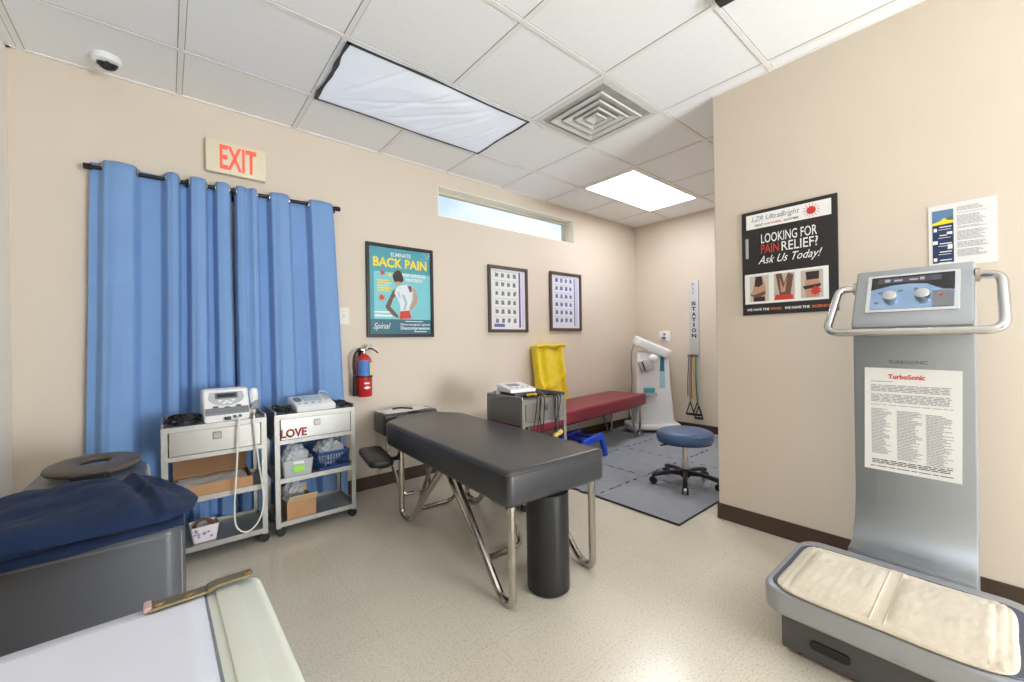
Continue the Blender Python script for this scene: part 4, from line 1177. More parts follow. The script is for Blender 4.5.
# flowery tub with a wicker ring
t = thing('storage_tub', 'small white tub with purple flower print, bottom shelf of a cart', 'tub', (C1[0]-0.058, C1[1]-0.075, 0.086), 0.05)
def frustum(b, w0, d0, w1, d1, h, k=0.003):
    O0 = rrect(-w0/2, w0/2, -d0/2, d0/2, 0.012, 3); O1 = rrect(-w1/2, w1/2, -d1/2, d1/2, 0.014, 3)
    n = len(O0)
    vo0 = [b.bm.verts.new(b.T @ Vector((*p_, 0))) for p_ in O0]; vo1 = [b.bm.verts.new(b.T @ Vector((*p_, h))) for p_ in O1]
    s0 = (w0-2*k)/w0; s1 = (w1-2*k)/w1
    vi1 = [b.bm.verts.new(b.T @ Vector((p_[0]*s1, p_[1]*s1, h))) for p_ in O1]; vi0 = [b.bm.verts.new(b.T @ Vector((p_[0]*s0, p_[1]*s0, k))) for p_ in O0]
    for i in range(n):
        j = (i+1) % n
        b.bm.faces.new((vo0[i], vo0[j], vo1[j], vo1[i])); b.bm.faces.new((vo1[i], vo1[j], vi1[j], vi1[i])); b.bm.faces.new((vi1[i], vi1[j], vi0[j], vi0[i]))
    b.bm.faces.new(vo0[::-1]); b.bm.faces.new(vi0)
b = MB(); frustum(b, 0.10, 0.09, 0.125, 0.11, 0.085); tb = b.build('tub', M('white_tub', (224, 218, 222), 0.5), t)
q = random.Random(11)
pet = []
for i in range(9):
    cx, cz = q.uniform(-0.045, 0.045), q.uniform(0.02, 0.07)
    pet.append(star(cx, cz, 0.004, q.uniform(0.009, 0.015), 5))
b = MB()
for pp in pet: b.poly([(p_[0], -0.0452-0.01*(p_[1]/0.085)-0.0006, p_[1]) for p_ in pp])
b.build('flower_print', M('mauve_print', (148, 116, 164), 0.6, var=0.2, vscale=60), tb)
t2 = thing('wicker_ring', 'brown wicker ring lying in the flowery tub', 'wicker ring', (C1[0]-0.058, C1[1]-0.075, 0.15), 0)
b = MB(Matrix.Rotation(0.75, 4, 'X')); b.torus((0, 0, 0), (0, 0, 1), 0.042, 0.008, 26, 8); b.torus((0, 0, 0.01), (0, 0, 1), 0.036, 0.005, 26, 6); b.build('ring', m_wicker, t2)

# things on the LOVE cart
tangle('lead_wire', 'coil of black lead wires at the left of the LOVE cart top', 'cable', (C2[0]-0.165, C2[1]-0.02, TZ), 0.05, 0.10, 0.035, 40, 4, m_black, 0.0042, 5)
tangle('lead_wire', 'coil of dark blue-black wires at the right of the LOVE cart top', 'cable', (C2[0]+0.160, C2[1]+0.0, TZ), 0.05, 0.11, 0.03, 36, 6, M('blue_black_wire', (28, 34, 52), 0.45), 0.0045, 5)
t = thing('stimulator_unit', 'low white electrotherapy console on the LOVE cart', 'electrotherapy unit', (C2[0]+0.008, C2[1]-0.01, TZ), 0.04)
b = MB(); b.prism([(-0.105, 0.0), (-0.108, 0.022), (-0.095, 0.034), (0.09, 0.075), (0.105, 0.07), (0.105, 0.0)], -0.115, 0.115, 'x', bevel=0.010, seg=3); un = b.build('body', m_white, t)
a3 = math.atan2(0.075-0.034, 0.185)
TV = Matrix.Translation((0, -0.0025, 0.0552)) @ Matrix.Rotation(-(PI/2-a3), 4, 'X')
b = MB(TV); b.prism(rrect(-0.045, 0.055, -0.025, 0.06, 0.004), -0.003, 0.0, 'y'); sc_ = b.build('display', m_lgrey, un)
b = MB(TV); b.prism(rrect(-0.038, 0.048, -0.015, 0.05, 0.002), -0.0036, -0.002, 'y'); b.build('screen', M('pale_blue_screen', (188, 206, 220), 0.25), sc_)
b = MB(TV); b.prism(ell(-0.08, 0.02, 0.022, 0.04, 0, 2*PI*15/16, 15), -0.003, 0.0, 'y'); b.build('side_pad', m_mgrey, un)
for bx, bz in ((-0.09, -0.06), (-0.05, -0.06), (-0.01, -0.06), (0.03, -0.06), (0.085, 0.04), (0.085, 0.01), (0.085, -0.02)):
    b = MB(TV); b.prism(ell(bx, bz, 0.011, 0.007, 0, 2*PI*11/12, 11), -0.004, 0.0, 'y'); b.build('button', m_lgrey, un)
b = MB(); b.tube(fillet([(0.07, 0.09, 0.066), (0.07, 0.085, 0.098), (0.112, 0.085, 0.09), (0.112, 0.0, 0.05)], 0.02, 5), 0.005, 8); b.build('carry_loop', m_lgrey, un)

def crumple(label, loc, r, seed, name='plastic_bag', mat=None, amp=0.35):
    def fn(c):
        return 1 + amp*noise.noise(c*2.3+Vector((seed, 0, 0))) + 0.18*noise.noise(c*6+Vector((0, seed, 0)))
    b = MB(); b.ball((0, 0, r[2]*0.95), r[0], r[1], r[2], 4, fn)
    mz = min(v.co.z for v in b.bm.verts)
    for v in b.bm.verts: v.co.z = max(v.co.z-mz, 0.0)
    o = b.build(name, mat or m_bag, None, angle=12); o.location = loc
    return tag(o, label, 'plastic bag')
SZ = 0.336
t = thing('storage_bin', 'clear plastic bin with a lime label on the LOVE cart', 'bin', (C2[0]-0.105, C2[1]-0.07, SZ), 0.0)
b = MB(); frustum(b, 0.15, 0.15, 0.17, 0.17, 0.098); b.torus((0, 0, 0), (0, 0, 1), 0.001, 0.0005, 6, 4); bn = b.build('bin', m_bin, t)
b = MB(); b.prism(rrect(-0.03, 0.032, 0.03, 0.062, 0.003), -0.0875, -0.0862, 'y'); b.T = Matrix(); b.build('label_sticker', m_lime, t)
b = MB(); b.prism([(-0.03, 0.075), (0.03, 0.072), (0.025, 0.088), (-0.028, 0.09)], -0.0885, -0.087, 'y'); b.build('paper_tag', m_paper, t)
crumple('clear plastic bag bulging out of the lime-labelled bin', (C2[0]-0.105, C2[1]-0.06, SZ+0.006), (0.066, 0.066, 0.074), 3)
t = thing('plastic_basket', 'navy plastic slotted basket on the LOVE cart', 'basket', (C2[0]+0.095, C2[1]-0.04, SZ), 0.05)
BW, BD, BH = 0.19, 0.20, 0.11
b = MB()
b.box(-BW/2+0.012, BW/2-0.012, -BD/2+0.012, BD/2-0.012, 0, 0.003)
def slatwall(b, x0, y0, x1, y1, n):
    p0, p1 = Vector((x0, y0, 0)), Vector((x1, y1, 0))
    d = (p1-p0).normalized(); s_ = Vector((d.y, -d.x, 0))
    for z0, z1 in ((0, 0.016), (0.05, 0.056), (0.090, BH)):
        ks = [1+0.06*(z/BH) for z in (z0, z1)]
        vs = []
        for o_ in (0, 0.0025):
            for p_, kz, zz in ((p0, ks[0], z0), (p1, ks[0], z0), (p1, ks[1], z1), (p0, ks[1], z1)):
                vs.append(b.bm.verts.new(Vector((p_.x*kz, p_.y*kz, zz))-s_*o_))
        for f in ((0, 1, 2, 3), (7, 6, 5, 4), (0, 4, 5, 1), (1, 5, 6, 2), (2, 6, 7, 3), (3, 7, 4, 0)): b.bm.faces.new([vs[i] for i in f])
    for i in range(n+1):
        c = p0.lerp(p1, i/n)
        b.tube([(c.x, c.y, 0.005), (c.x*1.06, c.y*1.06, BH-0.004)], 0.003, 4)
hx, hy = BW/2-0.006, BD/2-0.006
slatwall(b, -hx, -hy, hx, -hy, 11); slatwall(b, hx, -hy, hx, hy, 11); slatwall(b, hx, hy, -hx, hy, 11); slatwall(b, -hx, hy, -hx, -hy, 11)
b.build('basket', m_blueplas, t, smooth=False)
crumple('clear plastic bag stuffed in the navy basket', (C2[0]+0.095, C2[1]-0.04, SZ+0.005), (0.080, 0.080, 0.078), 8)
bx_ = open_box('open brown cardboard box on the bottom shelf of the LOVE cart', (C2[0]-0.095, C2[1]-0.06, 0.086), 0.06, 0.16, 0.18, 0.10, m_cardboard, m_cardin, flap=(0.05, -0.15), flapf=(0.06, 0.75))
crumple('clear plastic bag poking out of the cardboard box below LOVE', (C2[0]-0.11, C2[1]-0.03, 0.092), (0.06, 0.06, 0.085), 5, amp=0.3)

# things on the cart by the maroon bench
TZ3 = 0.735-0.006
t = thing('stimulator_unit', 'white muscle stimulator on a black box, cart by the maroon bench', 'electrotherapy unit', (C3[0]-0.065, C3[1]+0.035, TZ3+0.034), -0.12)
b = MB(); b.prism([(-0.095, 0.0), (-0.095, 0.022), (0.09, 0.052), (0.09, 0.0)], -0.105, 0.105, 'x', bevel=0.006); un = b.build('body', m_white, t)
TW = Matrix.Translation((0, 0.0, 0.0376)) @ Matrix.Rotation(-(PI/2-0.16), 4, 'X')
b = MB(TW); b.prism(rrect(-0.06, 0.03, -0.01, 0.05, 0.003), -0.002, 0.001, 'y'); b.build('display', M('slate_display', (118, 126, 142), 0.3), un)
for i in range(4):
    b = MB(TW); b.prism(ell(-0.07+0.045*i, -0.05, 0.012, 0.009, 0, 2*PI*11/12, 11), -0.004, 0.0, 'y'); b.build('button', m_lgrey, un)
t = thing('battery_box', 'black box with yellow front knobs under the white stimulator', 'box', (C3[0]-0.060, C3[1]+0.015, TZ3), -0.1)
b = MB(); b.box(-0.10, 0.10, -0.10, 0.09, 0, 0.033, bevel=0.004); bb = b.build('case', m_black, t)
for i in range(4):
    b = MB(); b.cyl((0.0+0.022*i, -0.10, 0.017), (0.0+0.022*i, -0.115, 0.017), 0.009, seg=12); b.build('knob', M('amber_plastic', (224, 170, 40), 0.4) if 'amber_plastic' not in MATS else MATS['amber_plastic'], bb)
o = MB().box(-0.03, 0.03, -0.02, 0.02, 0, 0.04, bevel=0.006).build('power_adapter', m_lgrey, None); o.location = (C3[0]-0.160, C3[1]+0.12, TZ3)
tag(o, 'grey power adapter at the back left of the cart by the bench', 'adapter')
def drape(label, xs_, zb, seed, mat=m_black, r=0.0035):
    q = random.Random(seed)
    yo = -0.009*(seed % 3)
    t = thing('lead_wire', label, 'cable', (C3[0], C3[1], 0), 0, 'leads hanging down the cart front')
    b = MB()
    x0, x1 = xs_
    b.tube(smoothpath([(x0-0.01, -0.06, TZ3+0.006), (x0, -0.15, TZ3+0.014), (x0+0.004, -0.203+yo, TZ3+0.008), (x0+(x1-x0)*0.3, -0.208+yo, TZ3-0.10), (x0+(x1-x0)*0.75+q.uniform(-0.01, 0.01), -0.207+yo, TZ3-0.22), (x1, -0.206+yo, zb)], 6), r, 6)
    b.build('wire', mat, t)
    b = MB(); b.cyl((x1, -0.206+yo, zb), (x1+0.002, -0.206+yo, zb-0.03), 0.005, 0.004, 8); b.build('plug', m_dgrey, t)
drape('leftmost lead wire hanging down the front of the bench cart', (-0.10, -0.15), 0.50, 1)
drape('second lead from the left hanging down the bench cart', (-0.085, -0.085), 0.40, 2)
drape('third lead from the left hanging down the bench cart', (-0.055, -0.10), 0.38, 3)
drape('fourth lead from the left hanging down the bench cart', (-0.035, -0.045), 0.40, 4)
drape('lead hanging just right of the bench cart drawer pull', (0.06, 0.055), 0.50, 5)
drape('second lead from the right hanging down the bench cart', (0.065, 0.10), 0.42, 6)
drape('rightmost lead hanging down the front of the bench cart', (0.12, 0.065), 0.36, 7)
t = thing('electrode_lead_bundle', 'yellow-ended electrode leads dangling lowest on the bench cart front', 'cable', (C3[0]+0.075, C3[1]-0.236, 0.45), 0.2)
b = MB(); b.ball((-0.028, 0, 0.03), 0.03, 0.018, 0.017, 2, lambda c: 1+0.25*noise.noise(c*3)); b.build('pad', M('dull_yellow_pad', (212, 178, 96), 0.6, var=0.15), t)
b = MB(); b.ball((0.026, 0.004, 0.036), 0.030, 0.018, 0.018, 2, lambda c: 1+0.25*noise.noise(c*3+Vector((4, 0, 0)))); b.build('pad', MATS['dull_yellow_pad'], t)
b = MB(); b.tube(smoothpath([(-0.028, 0, 0.045), (-0.012, 0.002, 0.11), (0.004, 0.006, 0.20), (0.006, 0.014, TZ3-0.45+0.012), (0.01, 0.10, TZ3-0.45+0.007)]), 0.0035, 6); b.tube(smoothpath([(0.026, 0.004, 0.05), (0.016, 0.002, 0.12), (0.012, 0.006, 0.20), (0.016, 0.014, TZ3-0.45+0.012), (0.022, 0.10, TZ3-0.45+0.007)]), 0.0035, 6); b.build('wire', m_black, t)
tangle('lead_wire', 'loose coil of grey leads on the bench cart top, right of the stimulator', 'cable', (C3[0]+0.115, C3[1]+0.06, TZ3), 0.065, 0.08, 0.02, 30, 9, m_dgrey, 0.0035, 4)

# ------------------------------------------------------------------ maroon bench with yellow towel
t = thing('maroon_bench', 'long maroon padded treatment bench on bent chrome legs by the wall', 'treatment table', (4.20, 2.615, 0), math.radians(6.0))
b = MB(); b.prism(rrect(-2.03, 0, 0, 0.475, 0.03, 4), 0.365, 0.49, bevel=0.022, seg=4); b.build('cushion', m_maroon, t)
b = MB(); b.tube([(x_, y_, 0.468) for x_, y_ in rrect(-2.029, -0.001, 0.001, 0.474, 0.03, 4)], 0.003, 6, closed=True); b.build('piping', m_maroon, t)
b = MB(); b.box(-1.99, -0.04, 0.04, 0.435, 0.352, 0.366); b.build('board', m_blackm, t, smooth=False)
for x0, s_, zf in ((-0.06, -1, 0.0166), (-1.87, 1, 0.0166)):
    for y_ in (0.055, 0.42):
        b = MB(); b.tube(fillet([(x0, y_, 0.355), (x0+s_*0.015, y_, 0.0127+zf), (x0+s_*0.10, y_, 0.0127+zf), (x0+s_*0.25, y_, 0.355)], 0.06, 6), 0.0125, 10); b.build('leg', m_chrome, t)
def toweldrape(u, v):
    # closed folded slab: u round the outline, v up
    a = 2*PI*u
    sx = math.copysign(abs(math.cos(a))**0.35, math.cos(a)); sy = math.copysign(abs(math.sin(a))**0.5, math.sin(a))
    z = 0.495+0.565*v
    k = 1-0.06*(v**8)
    w_ = 0.208+0.012*v
    x = sx*w_ + 0.008*noise.noise(Vector((sx, v*3, 1)))
    th = 0.05
    fold = 0.017*math.sin(x*54+2.5*math.sin(v*2.2)+1.0)*(1 if sy < 0 else 0.2)
    swag = -0.018*math.exp(-((z-0.66-1.6*x*x-0.05*math.sin(x*8))/0.03)**2) if sy < 0 else 0
    y = sy*th + (fold+swag)*abs(sy) + 0.06*(v-0.5)
    dz = 0.010*noise.noise(Vector((x*9, 0.2, 4)))*v
    return (x, y, z+dz-0.5*0 )
t = thing('yellow_towel', 'bright yellow towel standing folded against the wall behind the bench', 'towel', (3.060, 3.033, 0), 0.0)
b = MB(); b.grid(120, 40, toweldrape)
bmesh.ops.remove_doubles(b.bm, verts=list(b.bm.verts), dist=1e-5)
be = [e for e in b.bm.edges if e.is_boundary]
bmesh.ops.holes_fill(b.bm, edges=be, sides=0)
b.build('cloth', m_yellow, t, angle=60)
b = MB()
for k in range(1):
    b.tube(smoothpath([(-0.21, -0.02, 1.058), (-0.08, -0.035, 1.066), (0.02, -0.03, 1.05), (0.10, -0.035, 1.066), (0.205, -0.02, 1.058)], 6), [0.018]*25, 8)
b.build('folded_top', m_yellow, t)

# blue arched plastic frame under the bench
t = thing('plastic_step', 'bright blue plastic arched frame on the grey mats under the bench', 'step', (2.985, 2.45, 0.0168), 0.12)
arch_ = [(-0.25, 0.0), (-0.20, 0.0), (-0.165, 0.15), (0.085, 0.168), (0.155, 0.0), (0.21, 0.0), (0.125, 0.215), (0.10, 0.232), (-0.185, 0.212), (-0.205, 0.195)]
for y_ in (-0.05, 0.20):
    b = MB(); b.prism(arch_, y_-0.016, y_+0.016, 'y', bevel=0.006); b.build('side_frame', m_brightblue if y_ < 0 else M('deep_blue_plastic', (24, 46, 150), 0.4), t)
for x_ in (-0.12, 0.04):
    b = MB(); b.box(x_-0.03, x_+0.03, -0.035, 0.185, 0.185, 0.205, bevel=0.005); b.build('tread', MATS['deep_blue_plastic'], t)

# ------------------------------------------------------------------ foam mats
MX0, MY0, MS = 2.312, 1.240, 0.612
def mat_outline(n, edges):
    # edges: (bottom, right, top, left); 0 plain with teeth out, 1 teeth in
    pts = []
    teeth = 9
    def side(p0, p1, inward, phase):
        out = []
        d = (p1-p0)/teeth; nrm = Vector((d.y, -d.x)).normalized()*0.013
        for i in range(teeth):
            a, c = p0+d*i, p0+d*(i+1)
            o_ = nrm if (i+phase) % 2 else Vector((0, 0))
            g = d*0.06
            out += [a+o_+g, c+o_-g]
        return out
    return side
def mats():
    k = 0
    nx, ny = 4, 3
    labels = {}
    for i in range(nx):
        for j in range(ny):
            x0, y0 = MX0+i*MS, MY0+j*MS
            x1, y1 = min(x0+MS, FX-0.012), min(y0+MS, WY-0.012)
            pts = []
            def side(ax, ay, bx, by, sign, plain):
                n = 12
                d = Vector((bx-ax, by-ay)); L_ = d.length; d.normalize(); nr = Vector((d.y, -d.x))
                if plain:
                    pts.append((ax, ay)); return
                for q_ in range(n):
                    o_ = 0.011*sign if q_ % 2 else 0.0
                    if q_ == 0 or q_ == n-1: o_ = 0.0
                    a = Vector((ax, ay))+d*(L_*q_/n); c = Vector((ax, ay))+d*(L_*(q_+1)/n)
                    e_ = d*0.0012
                    pts.append(tuple(a+e_+nr*(o_-0.0009))); pts.append(tuple(c-e_+nr*(o_-0.0009)))
            outer_l = i == 0 and j != 0
            side(x0, y0, x1, y0, -1 if j else 1, j == 0)
            side(x1, y0, x1, y1, 1, i == nx-1)
            side(x1, y1, x0, y1, 1, j == ny-1)
            side(x0, y1, x0, y0, 1 if i == 0 else -1, i == 0 and j == 0)
            cx, cy = (x0+x1)/2, (y0+y1)/2
            row = ('front', 'middle', 'wall-side')[j]
            lab = {(0, 0): 'grey foam floor mat at the front corner, nearest the partition end', (1, 0): 'grey foam floor mat under the blue stool', (0, 1): 'grey foam floor mat behind the front corner mat, along the left edge', (1, 1): 'grey foam mat just behind the stool mat', (2, 1): 'grey foam mat in the middle row before the white machine', (0, 2): 'grey foam mat under the left of the maroon bench', (1, 2): 'grey foam mat below the yellow towel under the bench', (2, 2): 'grey foam mat under the right part of the maroon bench', (3, 2): 'grey foam mat under the white machine in the corner', (3, 1): 'grey foam mat below the STATION board', (2, 0): 'grey foam mat behind the partition, right of the stool', (3, 0): 'grey foam mat behind the partition by the end wall'}[(i, j)]
            t = thing('foam_mat', lab, 'floor mat', (cx, cy, 0), 0, 'interlocking grey foam mats')
            P = [(p_[0]-cx, p_[1]-cy) for p_ in pts]
            b = MB(); b.prism(P, 0.0, 0.013); b.build('foam_core', m_foamedge, t, smooth=False)
            b = MB(); b.prism(P, 0.013, 0.0165); b.build('top_layer', m_mat, t, smooth=False)
mats()

# ------------------------------------------------------------------ blue stool
t = thing('rolling_stool', 'round blue padded rolling stool with chrome post on the mats', 'stool', (2.985, 1.545, 0.0166), 0)
b = MB(); b.lathe([(0, 0.318), (0.17, 0.318), (0.195, 0.330), (0.203, 0.353), (0.203, 0.370), (0.195, 0.393), (0.17, 0.406), (0.10, 0.410), (0, 0.411)], seg=40); st = b.build('seat', m_blueseat, t, angle=60)
b = MB(); b.torus((0, 0, 0.324), (0, 0, 1), 0.188, 0.005, 36, 6); b.build('seat_trim', M('dark_navy_trim', (34, 48, 78), 0.4), st)
b = MB(); b.cyl((0, 0, 0.303), (0, 0, 0.320), 0.06, 0.075, 20); b.build('seat_plate', m_blackm, t)
b = MB(); b.cyl((0, 0, 0.17), (0, 0, 0.306), 0.0175, seg=18); b.cyl((0, 0, 0.085), (0, 0, 0.19), 0.026, 0.025, 18); b.build('gas_column', m_chrome, t)
b = MB(); b.tube(smoothpath([(0, 0, 0.306), (-0.08, 0.06, 0.304), (-0.15, 0.115, 0.296)]), 0.006, 8); lv = b.build('height_lever', m_blackm, t)
b = MB(); b.lathe([(0, 0.055), (0.034, 0.055), (0.036, 0.10), (0.026, 0.115), (0, 0.115)], seg=20); b.build('hub', m_blackm, t)
A0 = math.radians(207)
for i in range(5):
    a = A0 + 2*PI*i/5
    Tm = Matrix.Rotation(a, 4, 'Z')
    b = MB(Tm)
    b.prism([(0.02, 0.065), (0.02, 0.105), (0.12, 0.102), (0.225, 0.088), (0.245, 0.078), (0.245, 0.052), (0.225, 0.056), (0.12, 0.078)], -0.016, 0.016, 'y', bevel=0.005); ar = b.build('base_arm', m_black, t)
    b = MB(Tm); b.cyl((0.232, 0, 0.058), (0.232, 0, 0.044), 0.007, seg=10); b.prism([(0.212, 0.026)] + [(0.236+0.026*math.cos(q_), 0.026+0.026*math.sin(q_)) for q_ in (2.4, 1.9, 1.4, 0.9, 0.4)] + [(0.236, 0.026)], -0.009, 0.009, 'y'); ca = b.build('caster', m_chrome, ar)
    for s_ in (-1, 1):
        b = MB(Tm); y0, y1 = sorted((s_*0.010, s_*0.022)); b.cyl((0.236, y0, 0.025), (0.236, y1, 0.025), 0.025, seg=18); b.build('wheel', m_rubber, ca)

# ------------------------------------------------------------------ main treatment table
t = thing('treatment_table', 'charcoal padded treatment table with chrome legs in the room centre', 'treatment table', (1.318, 1.250, 0), math.radians(-3.05))
hw_ = 0.288
main = [(-hw_, 0), (hw_, 0), (hw_, 1.36), (0.20, 1.47), (0.16, 1.56), (-0.14, 1.56), (-0.18, 1.48), (-hw_+0.02, 1.40), (-hw_, 1.36)]
mp_ = []
for p_ in fillet([(x_, y_, 0) for x_, y_ in main], 0.03, 4, closed=True): mp_.append((p_.x, p_.y))
b = MB(); b.prism(mp_, 0.440, 0.592, bevel=0.022, seg=4); b.build('cushion', m_gvinyl, t)
b = MB(); b.tube([(x_, y_, 0.5735) for x_, y_ in [(p_[0]*1.0005, p_[1]) for p_ in mp_]], 0.0028, 6, closed=True); b.build('piping', m_gvinyl, t)
b = MB(); b.box(-0.25, 0.25, 0.05, 1.32, 0.423, 0.441); b.build('underframe', m_blackm, t, smooth=False)
# head section with face slot
hd_out = [(-0.227, 1.568), (-0.13, 1.568), (-0.05, 1.568), (-0.035, 1.62), (0.0, 1.64), (0.035, 1.62), (0.05, 1.568), (0.15, 1.568), (0.205, 1.59), (0.205, 1.79), (0.16, 1.832), (-0.19, 1.832), (-0.227, 1.80)]
ho_ = [(p_.x, p_.y) for p_ in fillet([(x_, y_, 0) for x_, y_ in hd_out], 0.025, 3, closed=True)]
b = MB(Matrix.Translation((0, 0.0, 0.0))); b.prism(ho_, 0.448, 0.600, bevel=0.016, seg=3); b.build('headrest', m_gvinyl, t)
for sx in (-0.12, 0.12):
    b = MB(); b.tube([(sx, 1.40, 0.430), (sx, 1.60, 0.436), (sx, 1.75, 0.436)], 0.012, 8)
    b.build('headrest_support', m_nickel, t)
# cross frame legs: V loops at the corners
def vloop(x, ys):
    y0, y1, y2 = ys
    b = MB(); b.tube(fillet([(x, y0, 0.443), (x, y0, 0.0175), (x, y1, 0.0175), (x, y2, 0.443)], 0.045, 6), 0.0175, 10, flat=1.0); b.build('leg', m_nickel, t)
for sx in (-1, 1):
    vloop(sx*(hw_-0.046), (0.045, 0.125, 0.53))
    vloop(sx*(hw_-0.046), (1.225, 1.09, 0.66))
for y0, y1, x_ in ((0.44, 0.86, 0.12), (1.24, 0.92, 0.13)):
    b = MB(); b.tube(fillet([(-x_-0.03, y1, 0.443), (-x_, y0, 0.0135), (x_, y0, 0.0135), (x_+0.03, y1, 0.443)], 0.05, 6), 0.0125, 10); b.build('cross_brace', m_nickel, t)
for sx in (-1, 1):
    b = MB(); b.tube(fillet([(sx*0.15, 1.73, 0.452), (sx*0.15, 1.72, 0.30), (sx*0.11, 1.55, 0.0135), (sx*0.02, 1.55, 0.0135)], 0.04, 5), 0.013, 8); b.build('headrest_leg', m_nickel, t)
b = MB(); b.cyl((-0.014, 0.078, 0.012), (-0.014, 0.078, 0.442), 0.096, seg=40); b.lathe([(0, 0), (0.084, 0), (0.096, 0.014), (0.096, 0.02)], (-0.014, 0.078, 0), 40); b.build('pedestal', m_bvinyl, t)
# arm pad on its bracket
b = MB(Matrix.Translation((-0.372, 1.33, 0.39)) @ Matrix.Rotation(-0.12, 4, 'Z')); b.prism(rrect(-0.075, 0.075, -0.21, 0.20, 0.04, 5), -0.022, 0.02, bevel=0.014, seg=3); ap = b.build('arm_pad', m_bvinyl, t)
b = MB(); b.box(-0.41, -0.22, 1.28, 1.32, 0.352, 0.368).box(-0.405, -0.34, 1.16, 1.48, 0.352, 0.369); b.tube([(-0.24, 1.30, 0.36), (-0.19, 1.30, 0.435)], 0.012, 8); b.build('arm_bracket', m_blackm, t)
# papers on the headrest
pt = thing('paper_sheet', 'white face paper lying on the headrest of the centre table', 'paper', (1.318, 1.250, 0), math.radians(-3.05))
def facepaper(u, v):
    x = -0.20+0.40*u-0.03*v; y = 1.605+0.20*v+0.015*u
    return (x*0.93-0.015, y, 0.6015+0.012*max(0, noise.noise(Vector((u*3, v*2, 7))))+0.002)
b = MB(); b.grid(16, 10, facepaper); po = b.build('sheet', m_paper, pt)
md = po.modifiers.new('thickness', 'SOLIDIFY'); md.thickness = 0.0012
b = MB(); b.tube(smoothpath([(-0.10, 1.745, 0.612), (-0.05, 1.72, 0.618), (-0.01, 1.70, 0.615), (0.03, 1.67, 0.611)], 4), 0.007, 6); b.build('slit', M('dark_paper_slit', (70, 70, 72), 0.8), pt)

# ------------------------------------------------------------------ foreground grey table with navy pillow
t = thing('traction_table', 'slate grey padded table in the left foreground with face cushion', 'treatment table', (-0.235, 1.50, 0), math.radians(-2.5))
b = MB(); b.prism(rrect(-0.262, 0.258, 0.0, 0.47, 0.035, 6), 0.09, 0.622, bevel=0.03, seg=5); b.build('body', m_gvinyl2, t)
b = MB(); b.box(-0.23, 0.225, 0.03, 0.44, 0.0, 0.092); b.build('plinth', m_blackm, t, smooth=False)
b = MB(); b.tube([(0.257, 0.03, z_) for z_ in (0.12, 0.3, 0.59)], 0.003, 6); b.tube([(x_, 0.001, 0.592) for x_ in (-0.23, 0.0, 0.23)], 0.003, 6); b.build('seam', m_mgrey, t)
hr = [(-0.21, 0.475), (0.175, 0.475), (0.155, 0.62), (0.125, 0.95), (0.10, 0.985), (-0.175, 1.14), (-0.215, 1.12)]
hr = [(p_.x, p_.y) for p_ in fillet([(x_, y_, 0) for x_, y_ in hr], 0.04, 4, closed=True)]
b = MB(); b.prism(hr, 0.46, 0.612, bevel=0.02, seg=4); b.build('headrest', m_gvinyl2, t)
b = MB(); b.box(-0.08, 0.08, 0.44, 0.9, 0.40, 0.462); b.cyl((0, 0.70, 0.0), (0, 0.70, 0.42), 0.04, seg=16); b.build('headrest_post', m_blackm, t)
# face cushion: ring with a hole, pinched front
b = MB(Matrix.Translation((-0.035, 0.86, 0.642)) @ Matrix.Rotation(0.10, 4, 'X'))
N_, K_ = 48, 10
def fc(u, v):
    a = 2*PI*u; w_ = 2*PI*v
    ox = 0.145*(abs(math.cos(a))**0.8)*math.copysign(1, math.cos(a)); oy = 0.125*math.sin(a)
    if oy < 0: ox *= 1-0.25*(oy/-0.125)**2
    ix, iy = 0.045*math.cos(a), 0.045*math.sin(a)+0.03
    mx_, my_ = (ox+ix)/2, (oy+iy)/2; dx_, dy_ = (ox-ix)/2, (oy-iy)/2
    k_ = math.copysign(abs(math.cos(w_))**0.7, math.cos(w_))
    return (mx_+dx_*k_, my_+dy_*k_, 0.015*math.copysign(abs(math.sin(w_))**0.7, math.sin(w_)))
b.grid(N_, 14, fc); b.build('face_cushion', m_taupe, t, weld=True, angle=80)
b = MB(Matrix.Translation((-0.03, 0.83, 0.612))); b.prism(rrect(-0.05, 0.05, -0.115, -0.05, 0.01), -0.002, 0.024); b.build('cushion_mount', m_black, t)

t = thing('navy_pillow', 'long navy blue pillow lying across the grey foreground table', 'pillow', (-0.265, 1.645, 0.6235), math.radians(1.0))
def pil(side):
    def fn(u, v):
        x = -1+2*u; y = -1+2*v
        ex = max(0.0, 1-abs(x)**(2.6 if x < 0 else 3.4)); ey = max(0.0, 1-abs(y)**2.8)
        h = (ex**0.7)*(ey**0.6)
        if x > 0.6: h *= 1-0.35*((x-0.6)/0.4)**2
        tip = max(0.0, (x-0.72)/0.28)
        pin = 1-0.50*tip**1.3
        X = x*0.318*(1-0.03*y*y*abs(x)) + 0.012*tip*(1-abs(y)); Y = y*0.225*pin - 0.075*tip
        z = h*(0.056 if side > 0 else 0.022)
        n = noise.noise(Vector((X*5+1.5, Y*9, 0.7)))*0.020 + noise.noise(Vector((X*16-Y*14, Y*10+X*5, 2.1)))*0.011 + noise.noise(Vector((X*40-Y*20, Y*30, 4.1)))*0.002
        c = x-0.66+0.16*y
        rid = 0.016*math.exp(-(c/0.03)**2) - 0.016*math.exp(-((c+0.07)/0.05)**2)
        fan = 0.006*math.sin(22*math.atan2(y-0.5, x-0.60)) * math.exp(-((x-0.8)/0.15)**2)
        z += (n+(rid+fan if side > 0 else 0))*h
        zz = 0.034 + (z if side > 0 else -z*1.4)
        return (X, Y, max(zz, 0.004))
    return fn
b = MB(); b.grid(110, 64, pil(1)); b.grid(110, 64, pil(-1)); bmesh.ops.remove_doubles(b.bm, verts=list(b.bm.verts), dist=1e-5)
pb = b.build('pillowcase', m_navy, t, angle=70)
